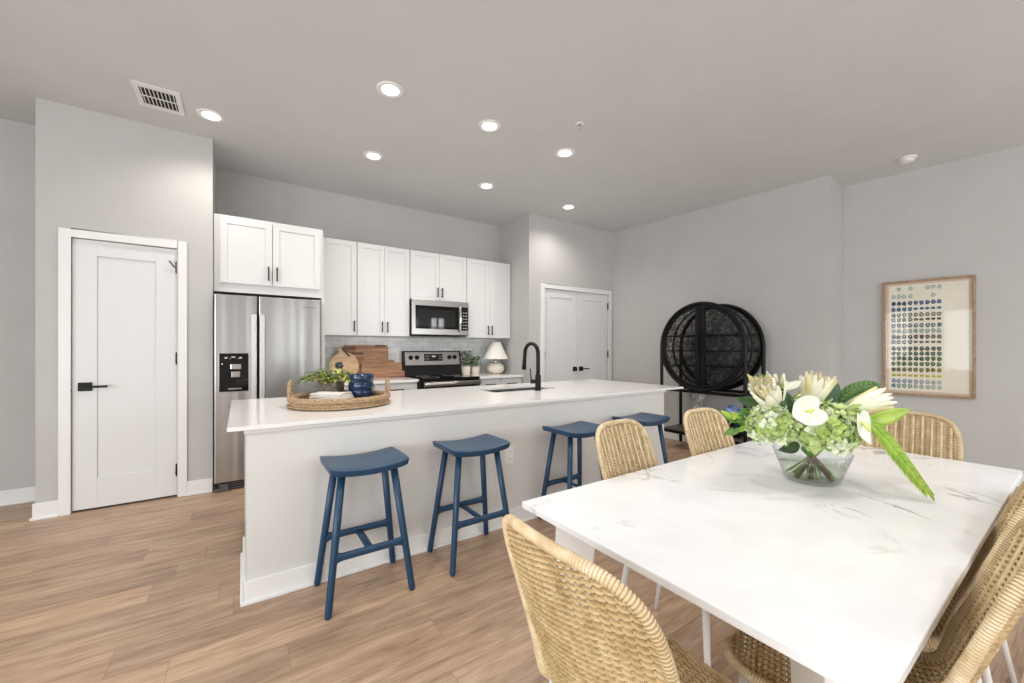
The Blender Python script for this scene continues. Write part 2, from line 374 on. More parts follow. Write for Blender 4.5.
for i, (a, c, hx, hs) in enumerate(((EX0+.004, EM-.002, EM-.065, -1), (EM+.002, EX1-.004, EM+.065, 1))):
    mb = MB(); shaker(mb, a, c, .018, DZ-.005, 4.499, .035, .113, DOORM, .010, .31, .115)
    dd = struct(mb.build('door_%d' % (i+2), bevel=.002))
    lever(dd, hx, 4.499, 1.0, hs*(1 if i else .55))
    for z in (.24, 1.22, 2.0): hinge(dd, a+.004 if i == 0 else c-.004, 4.493, z)

# ------------------------------------------------------------------ ceiling fixtures
ADDED_LAB = ['recessed ceiling light over the near part of the marble table', 'recessed ceiling light over the far part of the marble table', 'recessed ceiling light left of the camera over the open floor', 'recessed ceiling light at the rear left of the room', 'recessed ceiling light at the rear centre of the room', 'recessed ceiling light at the rear right of the room', 'recessed ceiling light near the left wall', 'recessed ceiling light in the rear right corner by the windows']
LAB = ['recessed ceiling light above the pantry door, leftmost and beside the air vent', 'recessed ceiling light, largest in view and left end of the nearer row above the island',
       'recessed ceiling light, middle of the nearer row above the island', 'recessed ceiling light in the far row, above the upper cabinets beside the refrigerator',
       'recessed ceiling light, right end of the nearer row and nearest the sprinkler head', 'recessed ceiling light in the far row, above the range and microwave',
       'recessed ceiling light above the white double closet doors']
for (x, y), lb in zip(LIGHTS+ADDED_LIGHTS, LAB+ADDED_LAB):
    t = thing('ceiling_light', lb, 'ceiling light', (x, y, C), group='recessed lights in the kitchen ceiling')
    mb = MB(); mb.lathe([(.098, 0), (.098, -.004), (.088, -.009), (.064, -.005), (.060, -.002), (.060, 0)], TRIM, seg=36, cap=False); mb.build('trim_ring', t)
    mb = MB(); mb.lathe([(.0615, -.002), (.058, -.006), (.03, -.0085), (.001, -.009)], LIGHTM, seg=32, cap=False); mb.build('lens', t)
t = thing('air_vent', 'white rectangular air vent with dark slots in the ceiling above the pantry door', 'vent', (-.514, 4.05, C))
mb = MB(); vx, vy = .138, .178; bw = .034
mb.box(-vx, vx, -vy, -vy+bw+.02, -.006, 0, TRIM); mb.box(-vx, vx, vy-bw-.02, vy, -.006, 0, TRIM); mb.box(-vx, -vx+bw, -vy+bw+.02, vy-bw-.02, -.006, 0, TRIM); mb.box(vx-bw, vx, -vy+bw+.02, vy-bw-.02, -.006, 0, TRIM); mb.box(-vx+bw, vx-bw, -.007, .007, -.006, 0, TRIM)
mb.build('frame', t, bevel=.002)
mb = MB(); mb.box(-vx+bw, vx-bw, -vy+bw+.02, vy-bw-.02, -.002, 0, DARK); mb.build('backing', t)
for k in range(9):
    x = -vx+bw+(2*vx-2*bw)*(k+.5)/9; mb = MB(); mb.box(x-.0025, x+.0025, -vy+.05, vy-.05, -.007, -.0015, TRIM); mb.build('slat', t)
t = thing('fire_sprinkler', 'small round fire sprinkler head in the ceiling', 'sprinkler', (2.39, 2.482, C))
mb = MB(); mb.lathe([(.035, 0), (.033, -.006), (.015, -.008), (.012, -.004)], WHITEPL, seg=24); mb.build('escutcheon', t)
mb = MB(); mb.lathe([(.007, -.004), (.007, -.028), (.016, -.030), (.016, -.033), (.002, -.034)], CHROME, seg=14); mb.build('deflector', t)
t = thing('smoke_detector', 'white round smoke detector on the ceiling above the picture wall', 'smoke detector', (5.533, 1.07, C))
mb = MB(); mb.lathe([(.075, 0), (.075, -.012), (.066, -.016)], WHITEPL, seg=32); mb.build('base', t)
mb = MB(); mb.lathe([(.058, -.014), (.056, -.034), (.044, -.044), (.001, -.046)], WHITEPL, seg=32); mb.build('cover', t)
# ================================================================== kitchen back run
def pull(parent, x, y, z, L=.13, vert=True, m=BLACK):
    mb = MB()
    if vert:
        mb.box(x-.006, x+.006, y-.034, y-.024, z-L/2, z+L/2, m)
        for s in (-1, 1): mb.box(x-.005, x+.005, y-.026, y, z+s*(L/2-.015)-.005, z+s*(L/2-.015)+.005, m)
    else:
        mb.box(x-L/2, x+L/2, y-.034, y-.024, z-.006, z+.006, m)
        for s in (-1, 1): mb.box(x+s*(L/2-.015)-.005, x+s*(L/2-.015)+.005, y-.026, y, z-.005, z+.005, m)
    return mb.build('handle', parent, bevel=.0015)
def cabdoor(parent, x0, x1, z0, z1, yf, hx=None, hz=None, hl=.13):
    mb = MB(); shaker(mb, x0, x1, z0, z1, yf, .020, .058, CAB, .007); d = mb.build('door', parent, bevel=.0015)
    if hx is not None: pull(d, hx, yf, hz, hl)
    return d
def drawer(parent, x0, x1, z0, z1, yf, hl=.13):
    mb = MB(); mb.box(x0, x1, yf, yf+.02, z0, z1, CAB); d = mb.build('drawer', parent, bevel=.0025); pull(d, (x0+x1)/2, yf, (z0+z1)/2, hl, False); return d
YU = 4.94; ZU0, ZU1 = 1.462, 2.575
def upper(name, label, x0, x1, z0, z1, yf, n, hside=0, yb=5.268):
    t = thing(name, label, 'cabinet', (0, 0, 0), group='white shaker wall cabinets')
    box('body', x0, x1, yf+.021, yb, z0, z1, CAB, t)
    g = .003
    if n == 1: cabdoor(t, x0+g, x1-g*2, z0+.006, z1-g, yf, x1-.035, z0+.11)
    else:
        xm = (x0+x1)/2
        cabdoor(t, x0+g*2, xm-g/2, z0+.006, z1-g, yf, xm-.032, z0+.11); cabdoor(t, xm+g/2, x1-g*2, z0+.006, z1-g, yf, xm+.032, z0+.11)
    return t
upper('wall_cabinet', 'single-door white wall cabinet right beside the refrigerator', .747, 1.143, ZU0, ZU1, YU, 1)
upper('wall_cabinet', 'tall two-door white wall cabinet left of the microwave', 1.145, 1.789, ZU0, ZU1, YU, 2)
upper('wall_cabinet', 'short two-door white wall cabinet directly above the microwave', 1.791, 2.603, 1.945, ZU1, YU, 2)
upper('wall_cabinet', 'tall two-door white wall cabinet right of the microwave, above the table lamp', 2.605, 3.346, ZU0, ZU1, YU, 2)
# over-fridge cabinet
t = thing('wall_cabinet', 'deep two-door white cabinet above the steel refrigerator', 'cabinet', group='white shaker wall cabinets')
box('body', -.206, .727, 4.642, 5.268, 1.845, 2.572, CAB, t)
cabdoor(t, -.16, .262, 1.93, 2.548, 4.621, .262-.032, 2.045, .14); cabdoor(t, .268, .698, 1.93, 2.548, 4.621, .268+.034, 2.045, .14)
tag(box('side_panel', .712, .745, 4.642, 5.268, 0, 1.843, CAB), 'tall white side panel right of the refrigerator', 'cabinet panel')
# base cabinets
YB = 4.655; CT = .935
def base(label, x0, x1, nd):
    t = thing('base_cabinet', label, 'cabinet', group='white base cabinets along the back wall')
    box('body', x0, x1, YB+.021, 5.268, .10, CT-.032, CAB, t); box('toe_kick', x0, x1, YB+.09, 5.26, 0, .10, CAB, t)
    w = (x1-x0)/nd
    for i in range(nd):
        a, c = x0+i*w+.006, x0+(i+1)*w-.006
        drawer(t, a, c, .755, CT-.045, YB, .16); cabdoor(t, a, c, .115, .742, YB, (c-.035) if i % 2 == 0 else a+.035, .66)
    return t
base('white base cabinet with drawer between refrigerator and range, under the cutting boards', .747, 1.783, 2)
base('white base cabinet with two drawers right of the range, under the lamp', 2.632, 3.346, 2)
for x0, x1, l in ((.747, 1.787, 'white quartz countertop section left of the range, under the cutting boards'), (2.628, 3.351, 'white quartz countertop section right of the range, under the lamp')):
    tag(box('countertop', x0, x1, 4.625, 5.262, CT-.031, CT, QUARTZ, bevel=.003), l, 'countertop')
b = MB(); b.box(.747, 3.351, 5.262, 5.27, CT, ZU0-.002, TILE); struct(b.build('trim_4'))
b = MB(); b.box(3.345, 3.353, 5.262-.0, 5.27, CT, ZU0-.002, TILE)

# ------------------------------------------------------------------ refrigerator
t = thing('refrigerator', 'stainless steel side-by-side refrigerator with black water dispenser', 'refrigerator')
FY = 4.480
box('body', -.197, .686, FY+.065, 5.15, .05, 1.79, DARK, t)
def fdoor(x0, x1):
    mb = MB(); z0, z1 = .085, 1.802; n = 8; pts = []
    r = .012
    mb.prism([(x0, FY+.06), (x0, FY+r), (x0+r*.3, FY+r*.3), (x0+r, FY), (x1-r, FY), (x1-r*.3, FY+r*.3), (x1, FY+r), (x1, FY+.06)], 'z', z0, z1, STEEL)
    return recalc(mb.build('door', t, bevel=.003))
HSTEEL = mat('satin_handle', (.70, .69, .68), .42, 1)
xg = .138
dl = fdoor(-.198, xg-.0045); dr = fdoor(xg+.0045, .686)
for x0, x1, d in ((xg-.056, xg-.009, dl), (xg+.009, xg+.056, dr)):
    mb = MB(); z0, z1 = .52, 1.628
    mb.prism([(x0, FY-.002), (x0+.001, FY-.030), (x0+.005, FY-.036), (x1-.005, FY-.036), (x1-.001, FY-.030), (x1, FY-.002)], 'z', z0, z1, HSTEEL)
    recalc(mb.build('handle', d, bevel=.003))
mb = MB(); x0, x1, z0, z1 = -.160, .062, .912, 1.262; cx = (x0+x1)/2
mb.box(x0-.004, x1+.004, FY-.004, FY, z0-.004, z1+.004, STEEL2); mb.box(x0, x1, FY-.009, FY-.003, z0, z1, BLACKG)
disp = mb.build('dispenser', dl, bevel=.004)
mb = MB(); mb.box(cx-.028, cx+.055, FY-.022, FY-.008, 1.115, 1.165, CHROME); mb.box(cx-.02, cx+.048, FY-.020, FY-.008, 1.04, 1.098, STEEL2); mb.build('nozzle', disp, bevel=.006)
mb = MB(); mb.box(cx-.045, cx+.06, FY-.024, FY-.008, .93, .945, STEEL2); mb.build('drip_tray', disp, bevel=.004)
GLY = mat('printed_mark', (.6, .62, .64), .5)
mb = MB()
for kx, w, h, dz in ((-.06, .02, .014, 0), (-.03, .006, .006, -.008), (-.005, .03, .010, .006), (.03, .006, .006, -.008), (.05, .022, .014, 0)): mb.box(cx+kx-w/2, cx+kx+w/2, FY-.0105, FY-.009, 1.222+dz-h/2, 1.222+dz+h/2, GLY)
mb.build('printed_icons', disp); box('indicator_lamp', cx-.095, cx-.083, FY-.0105, FY-.009, 1.16, 1.172, GLY, disp)
# maker's wordmark on the right door, small grey capitals
cu = bpy.data.curves.new('wordmark', 'FONT'); cu.body = 'WHIRLPOOL'; cu.size = .022; cu.extrude = .0006; cu.align_x = 'CENTER'
wo = bpy.data.objects.new('wordmark', cu); COL.objects.link(wo)
dg = bpy.context.evaluated_depsgraph_get(); me = bpy.data.meshes.new_from_object(wo.evaluated_get(dg)); bpy.data.objects.remove(wo)
me.materials.clear(); me.materials.append(mat('wordmark_grey', (.12, .12, .12), .4)); wo = bpy.data.objects.new('wordmark', me); COL.objects.link(wo)
wo.location = (.575, FY-.0012, 1.715); wo.rotation_euler = (radians(90), 0, 0); wo.parent = dr
SINKM0 = mat('grille_grey', (.12, .12, .12), .4, .6)
mb = MB(); mb.box(-.195, .68, FY+.05, FY+.07, .01, .085, DARK)
for k in range(3): mb.box(-.085, .68, FY+.02, FY+.052, .014+k*.022, .026+k*.022, SINKM0)
mb.build('base_grille', t)
mb = MB(); mb.box(-.197, -.085, FY+.0, FY+.06, .0, .034, SINKM0); mb.box(-.16, -.09, FY+.005, FY+.06, .034, .070, SINKM0); mb.build('foot', t, bevel=.003)

# ------------------------------------------------------------------ range
t = thing('range', 'stainless steel electric range with black glass cooktop and four knobs', 'range')
RX0, RX1 = 1.792, 2.622
box('body', RX0, RX1, 4.63, 5.255, .06, .925, BLACKS, t)
box('cooktop', RX0-.002, RX1+.002, 4.60, 5.20, .925, .942, BLACKG, t, .003)
for x, y, r in ((2.0, 4.76, .11), (2.42, 4.76, .085), (2.0, 5.04, .085), (2.42, 5.04, .11)):
    mb = MB(); mb.lathe([(r, .9425), (r, .9430), (r-.002, .9430), (r-.002, .9425)], GLY, (x, y, 0), 40, cap=False); mb.build('burner_ring', t)
mb = MB(); mb.prism([(5.13, .942), (5.165, 1.085), (5.255, 1.085), (5.255, .942)], 'x', RX0, RX1, BLACKG); recalc(mb.build('lower_backguard', t))
mb = MB(); mb.prism([(5.155, 1.085), (5.185, 1.262), (5.255, 1.262), (5.255, 1.085)], 'x', RX0+.012, RX1-.012, STEEL2)
mb.prism([(5.150, 1.085), (5.181, 1.274), (5.258, 1.274), (5.258, 1.08)], 'x', RX0-.004, RX0+.012, BLACKS); mb.prism([(5.150, 1.085), (5.181, 1.274), (5.258, 1.274), (5.258, 1.08)], 'x', RX1-.012, RX1+.002, BLACKS)
mb.box(RX0-.004, RX1+.002, 5.178, 5.258, 1.262, 1.276, BLACKS)
bg = recalc(mb.build('backguard', t, bevel=.002))
def on_bg(x, z, out=0): return (x, 5.155+(z-1.085)*.03/.177-out, z)
mb = MB(); a = on_bg(2.07, 1.155); mb.prism([(on_bg(0, 1.14, .004)[1], 1.14), (on_bg(0, 1.235, .004)[1], 1.235), (on_bg(0, 1.235, -.01)[1], 1.235), (on_bg(0, 1.14, -.01)[1], 1.14)], 'x', 2.075, 2.345, BLACKG)
for i in range(4):
    for j in range(2):
        for s in (0, .19): mb.box(2.09+s+i*.014, 2.098+s+i*.014, 5.150, 5.166, 1.165+j*.035, 1.172+j*.035, GLY)
recalc(mb.build('display', bg)); box('clock_digits', 2.185, 2.235, 5.158, 5.170, 1.19, 1.215, GLY, bg)
for x in (1.885, 1.972, 2.448, 2.530):
    p = on_bg(x, 1.188); mb = MB(); M = Matrix.Translation(p) @ Matrix.Rotation(radians(90-9), 4, 'X')
    mb.lathe([(.030, 0), (.030, .006), (.026, .008), (.024, .03), (.019, .034), (.001, .034)], BLACK, seg=20, M=M); mb.box(-.004, .004, -.022, .022, .03, .038, BLACK, M=M); mb.build('knob', bg)
mb = MB(); mb.box(RX0, RX1, 4.60, 4.63, .21, .918, BLACKG); mb.box(RX0, RX0+.03, 4.598, 4.60, .21, .918, BLACKS); dr_ = mb.build('oven_door', t, bevel=.003)
mb = MB(); mb.tube([(RX0+.03, 4.545, .872), (RX1-.03, 4.545, .872)], .030, STEEL2, 14)
for x in (RX0+.06, RX1-.06): mb.box(x-.014, x+.014, 4.545, 4.60, .855, .888, STEEL2)
mb.build('handle', dr_)
box('storage_drawer', RX0, RX1, 4.60, 4.63, .06, .20, STEEL2, t, .003)

# ------------------------------------------------------------------ microwave
t = thing('microwave', 'stainless over-the-range microwave with dark glass door and black keypad', 'microwave')
MX0, MX1, MY = 1.793, 2.600, 4.872; MZ0, MZ1 = 1.49, 1.942
box('body', MX0, MX1, MY+.03, 5.26, MZ0-.005, MZ1, BLACKS, t)
mb = MB(); mb.box(MX0, MX1, MY+.001, MY+.032, MZ0, MZ1, STEEL2); fr = mb.build('front', t, bevel=.004)
MWG = mat('microwave_glass', (.012, .013, .014), .03, spec=.9)
mb = MB(); mb.box(MX0+.045, MX0+.655, MY-.004, MY+.002, MZ0+.075, MZ1-.075, BLACKG); gw = mb.build('door_frame', t, bevel=.003)
mb = MB(); mb.box(MX0+.075, MX0+.60, MY-.0065, MY-.003, MZ0+.105, MZ1-.125, MWG); mb.build('window', gw, bevel=.002)
mb = MB(); zz = [MZ0+.05+i*(MZ1-MZ0-.10)/10 for i in range(11)]
mb.tube([(MX0+.665, MY-.018-.028*sin(pi*i/10), z) for i, z in enumerate(zz)], .017, CHROME, 8, rz=.009, up=(0, 1, 0)); mb.build('handle', gw)
mb = MB(); mb.box(MX0+.70, MX1-.012, MY-.003, MY+.002, MZ0+.065, MZ1-.07, BLACKG)
for i in range(3):
    for j in range(6): mb.box(MX0+.716+i*.025, MX0+.730+i*.025, MY-.0045, MY-.003, MZ0+.09+j*.042, MZ0+.10+j*.042, GLY)
mb.build('keypad', t)
mb = MB(); mb.box(MX0+.02, MX1-.02, MY+.05, 5.2, MZ0-.012, MZ0-.004, DARK); mb.build('filter_grille', t)

# ================================================================== island
t = thing('kitchen_island', 'long kitchen island base painted pale grey with white baseboard', 'kitchen island')
IX0, IX1, IY0, IY1 = .026, 3.523, 2.45, 3.66; ST = .909
SK = (1.90, 2.66, 3.06, 3.44)
mb = MB(); mb.box(IX0, IX1, IY0, 2.95, 0, .868, ISL); mb.box(IX0, IX1, 2.95, 3.04, 0, .868, ISL)
mb.box(IX0, SK[0]-.02, 3.04, IY1, .10, .868, ISL); mb.box(SK[1]+.02, IX1, 3.04, IY1, .10, .868, ISL); mb.box(SK[0]-.02, SK[1]+.02, SK[3]+.02, IY1, .10, .868, ISL); mb.box(SK[0]-.02, SK[1]+.02, 3.04, SK[3]+.02, .10, .60, ISL)
mb.box(IX0+.01, IX1-.01, 3.04, IY1-.07, 0, .10, DARK)
mb.build('body', t)
mb = MB(); mb.box(IX0-.012, IX1+.012, IY0-.012, IY0+.02, .868, .888, ISL); mb.box(IX0-.012, IX0+.05, IY0-.01, IY1, .868, .888, ISL); mb.box(IX1-.05, IX1+.012, IY0-.01, IY1, .868, .888, ISL); mb.box(IX0, IX1, IY1-.05, IY1, .868, .888, ISL); mb.build('support_frame', t, bevel=.002)
mb = MB()
mb.box(IX0-.014, IX1+.014, IY0-.014, IY0, 0, .115, TRIM); mb.box(IX0-.014, IX0, IY0, 3.04, 0, .115, TRIM); mb.box(IX1, IX1+.014, IY0, 3.04, 0, .115, TRIM)
mb.box(IX0-.026, IX1+.026, IY0-.026, IY0-.014, 0, .018, TRIM); mb.box(IX0-.026, IX0-.014, IY0-.014, 3.04, 0, .018, TRIM); mb.box(IX1+.014, IX1+.026, IY0-.014, 3.04, 0, .018, TRIM); mb.build('baseboard', t, bevel=.003)
xw = (IX1-IX0)/6
for i in range(6):
    if SK: mb = MB(); mb.box(IX0+i*xw+.005, IX0+(i+1)*xw-.005, IY1, IY1+.02, .12, .86, CAB); mb.build('door', t, bevel=.002)
mb = MB(); SX0, SX1, SY0, SY1 = -.056, 3.824, 2.428, 3.729
mb.box(SX0, SX1, SY0, SK[2], .889, ST, QUARTZ); mb.box(SX0, SX1, SK[3], SY1, .889, ST, QUARTZ); mb.box(SX0, SK[0], SK[2], SK[3], .889, ST, QUARTZ); mb.box(SK[1], SX1, SK[2], SK[3], .889, ST, QUARTZ)
tag(mb.build('island_countertop'), 'long white quartz slab on top of the kitchen island', 'countertop')
SINKM = mat('sink_steel', (.35, .35, .35), .3, 1)
mb = MB(); a, b_, c_, d_ = SK
mb.box(a-.005, a, c_, d_, .70, .889, SINKM); mb.box(b_, b_+.005, c_, d_, .70, .889, SINKM); mb.box(a, b_, c_-.005, c_, .70, .889, SINKM); mb.box(a, b_, d_, d_+.005, .70, .889, SINKM); mb.box(a-.005, b_+.005, c_-.005, d_+.005, .695, .70, SINKM)
t = thing('sink', 'steel undermount sink set into the island countertop beside the faucet', 'sink'); mb.build('basin', t)
mb = MB(); mb.lathe([(.045, .7001), (.045, .704), (.035, .703), (.01, .702)], CHROME, ((a+b_)/2, (c_+d_)/2, 0), 24); mb.build('drain', t)
t = thing('faucet', 'matte black gooseneck pull-down faucet on the island countertop', 'faucet', (2.335, 2.985, ST))
mb = MB(); mb.lathe([(.030, 0), (.030, .006), (.027, .008), (.027, .145), (.021, .15)], BLACK, seg=20); mb.build('body', t)
pts = [(0, 0, .14), (0, 0, .22), (0, 0, .30), (0, 0, .350)]; R = .105
for k in range(1, 13): a = pi*k/12; pts.append((0, R-R*cos(a), .350+R*.92*sin(a)))
pts += [(0, 2*R+.006, .315)]
mb = MB(); mb.tube(pts, .0185, BLACK, 12); mb.build('spout', t)
mb = MB(); mb.tube([(0, 2*R+.004, .325), (0, 2*R+.012, .24), (0, 2*R+.018, .19)], [.0175, .021, .023], BLACK, 14); mb.build('spray_head', t)
mb = MB(); mb.tube([(0, 0, .085), (-.060, .04, .085)], .020, BLACK, 12); mb.tube([(-.055, .036, .09), (-.062, .041, .21)], .0055, BLACK, 8); mb.build('handle', t)
def outlet(x, y, z, lab):
    t = thing('outlet', lab, 'outlet', (x, y, z))
    mb = MB(); mb.box(-.038, .038, -.006, 0, -.062, .062, WHITEPL); mb.build('cover_plate', t, bevel=.003)
    for s in (-1, 1):
        mb = MB(); mb.box(-.017, .017, -.009, -.005, s*.026-.016, s*.026+.016, WHITEPL)
        for q in (-.006, .006): mb.box(q-.0012, q+.0012, -.0095, -.0085, s*.026-.002, s*.026+.008, DARK)
        mb.build('socket', t, bevel=.001)
outlet(1.645, IY0, .512, 'white double wall outlet on the island side between the second and third stools')

# ================================================================== bar stools
def make_stool(label, loc):
    t = thing('bar_stool', label, 'stool', loc, group='blue bar stools along the island')
    # saddle seat: ends curve up along x
    mb = MB(); nx, ny = 18, 8; hw, hd = .203, .168; th = .036
    def top(x, y): return .697+.020*(abs(x)/hw)**2-.004*(abs(y)/hd)**4
    grid = []
    for s_ in (0, 1):
        for j in range(ny+1):
            for i in range(nx+1):
                a = -1+2*i/nx; c = -1+2*j/ny
                # rounded corners
                q = 1-.030*(abs(a)**10)*(abs(c)**2); q2 = 1-.020*(abs(c)**10)*(abs(a)**2)
                x = a*hw*q2; y = c*hd*(1-.03*a*a)*q
                z = top(x, y)-(th if s_ else 0)
                if s_: x *= .97; y *= .955
                grid.append((x, y, z))
    n1 = (nx+1)*(ny+1)
    def I(s_, i, j): return s_*n1+j*(nx+1)+i
    fs = []
    for j in range(ny):
        for i in range(nx):
            fs.append((I(0, i, j), I(0, i+1, j), I(0, i+1, j+1), I(0, i, j+1))); fs.append((I(1, i, j), I(1, i, j+1), I(1, i+1, j+1), I(1, i+1, j)))
    for i in range(nx): fs.append((I(0, i, 0), I(1, i, 0), I(1, i+1, 0), I(0, i+1, 0))); fs.append((I(0, i, ny), I(0, i+1, ny), I(1, i+1, ny), I(1, i, ny)))
    for j in range(ny): fs.append((I(0, 0, j), I(0, 0, j+1), I(1, 0, j+1), I(1, 0, j))); fs.append((I(0, nx, j), I(1, nx, j), I(1, nx, j+1), I(0, nx, j+1)))
    mb.add(grid, fs, BLUE, True); mb.build('seat', t, bevel=.006, bseg=3)
    tops = {}
    fx, fy = .210, .166; tx, ty = .130, .088
    for sx in (-1, 1):
        for sy in (-1, 1):
            mb = MB(); p0 = Vector((sx*fx, sy*fy, .003)); p1 = Vector((sx*tx, sy*ty, .685))
            mb.tube([p0, p0.lerp(p1, .02), p0.lerp(p1, .5), p1], [.014, .0175, .0185, .0195], BLUE, 12); mb.build('leg', t)
            tops[(sx, sy)] = (p0, p1)
    zr = .265
    for sy in (-1, 1):
        a = tops[(-1, sy)][0].lerp(tops[(-1, sy)][1], zr/.685); c = tops[(1, sy)][0].lerp(tops[(1, sy)][1], zr/.685)
        mb = MB(); n = 16; P = [a.lerp(c, i/n) for i in range(n+1)]
        rr = [.020+.022*max(0, 1-min(i, n-i)/1.8)**2 for i in range(n+1)]
        mb.tube(P, .015, BLUE, 10, rz=rr, up=(0, 0, 1)); mb.build('stretcher', t)
    mb = MB(); y0 = fy-(fy-ty)*zr/.685
    mb.tube([(.0, -y0, zr), (.0, y0, zr)], .020, BLUE, 8, rz=.010, up=(0, 0, 1)); mb.build('cross_stretcher', t)
    return t
s0 = make_stool('blue wooden bar stool nearest the refrigerator end of the island, leftmost of four', (.558, 2.250, 0))
dup(s0, (1.215, 2.245, 0), 0, 'blue wooden bar stool, second from the left, left of the wall outlet')
dup(s0, (2.110, 2.240, 0), 0, 'blue wooden bar stool just right of the wall outlet, third from the left')
dup(s0, (2.890, 2.240, 0), 0, 'blue wooden bar stool at the far right end of the island')

# ================================================================== rattan dining chair
def smooth01(x): x = max(0, min(1, x)); return x*x*(3-2*x)
class Shell:
    # centre-line: seat front -> bend -> top of the back (y back to front is negative to positive)
    def __init__(s):
        ctrl = [(.262, .428), (.240, .452), (.14, .455), (0, .448), (-.09, .450), (-.148, .472), (-.182, .530), (-.206, .60), (-.240, .70), (-.273, .80), (-.304, .90), (-.317, .94)]
        P = []
        for i in range(len(ctrl)-1):
            p0 = ctrl[max(i-1, 0)]; p1 = ctrl[i]; p2 = ctrl[i+1]; p3 = ctrl[min(i+2, len(ctrl)-1)]
            for k in range(12):
                t = k/12; P.append(tuple(.5*((2*p1[j])+(-p0[j]+p2[j])*t+(2*p0[j]-5*p1[j]+4*p2[j]-p3[j])*t*t+(-p0[j]+3*p1[j]-3*p2[j]+p3[j])*t**3) for j in (0, 1)))
        P.append(ctrl[-1]); s.P = P; s.L = [0]
        for i in range(1, len(P)): s.L.append(s.L[-1]+math.hypot(P[i][0]-P[i-1][0], P[i][1]-P[i-1][1]))
        s.T = s.L[-1]; s.tb = s.at_y(-.148)
    def at_y(s, y):
        for i, p in enumerate(s.P):
            if p[0] <= y: return s.L[i]
    def c(s, t):
        t = max(0, min(s.T, t)); lo, hi = 0, len(s.L)-1
        while hi-lo > 1:
            m = (lo+hi)//2
            if s.L[m] <= t: lo = m
            else: hi = m
        f = (t-s.L[lo])/(s.L[hi]-s.L[lo]); a, b = s.P[lo], s.P[hi]; return (a[0]+(b[0]-a[0])*f, a[1]+(b[1]-a[1])*f)
    def width(s, t):
        w0 = .215
        if t < .15: u = 1-t/.15; return w0*(max(0, 1-u**2.6))**(1/2.6) if u < 1 else .0
        k = smooth01((t-.25)/.3); w = w0+(.206-w0)*k
        # the back: widest mid-height, round arch on top
        tt = (t-s.T+.245)/.245
        w += .004*smooth01((t-s.tb)/.15)
        if tt > 0: w *= (max(0, 1-tt**4.2))**(1/4.2)
        return w
    def p(s, x, t):
        y, z = s.c(t); k = smooth01((t-s.tb+.12)/.26); q = (x/.25)**2
        return Vector((x, y+.050*k*q+.0*q, z+.022*q*smooth01((t-.1)/.2)*(1-k)+.012*q*(1-smooth01(t/.12))*0))
    def n(s, x, t):
        e = .004; return (s.p(x+e, t)-s.p(x-e, t)).cross(s.p(x, t+e)-s.p(x, t-e)).normalized()
def weave(sh, t0, t1, pitch=.0072, stake=.0205):
    mb = MB(); r = int((t1-t0)/pitch)
    for i in range(r+1):
        t = t0+(t1-t0)*i/r; w = sh.width(t)-.004
        if w < .02: continue
        n = max(4, int(2*w/(stake/4))); pts = []; ups = []
        for k in range(n+1):
            x = -w+2*w*k/n; nn = sh.n(x, t); ph = (x/stake)*pi+(pi if i % 2 else 0)
            jit = .0005*sin(x*90+i*2.3)
            pts.append(sh.p(x, t+jit)+nn*(.0042*sin(ph))); ups.append(nn)
        mb.tube(pts, .0040, RATT, 4, rz=.0030, up=ups, smooth=False)
    k0 = int(.26/stake)
    for k in range(-k0, k0+1):
        x = (k)*stake; pts = []; ups = []
        m = 40
        for i in range(m+1):
            t = t0+(t1-t0)*i/m
            if sh.width(t) > abs(x): pts.append(sh.p(x, t)); ups.append(sh.n(x, t))
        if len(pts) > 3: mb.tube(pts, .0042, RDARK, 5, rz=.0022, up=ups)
    return mb
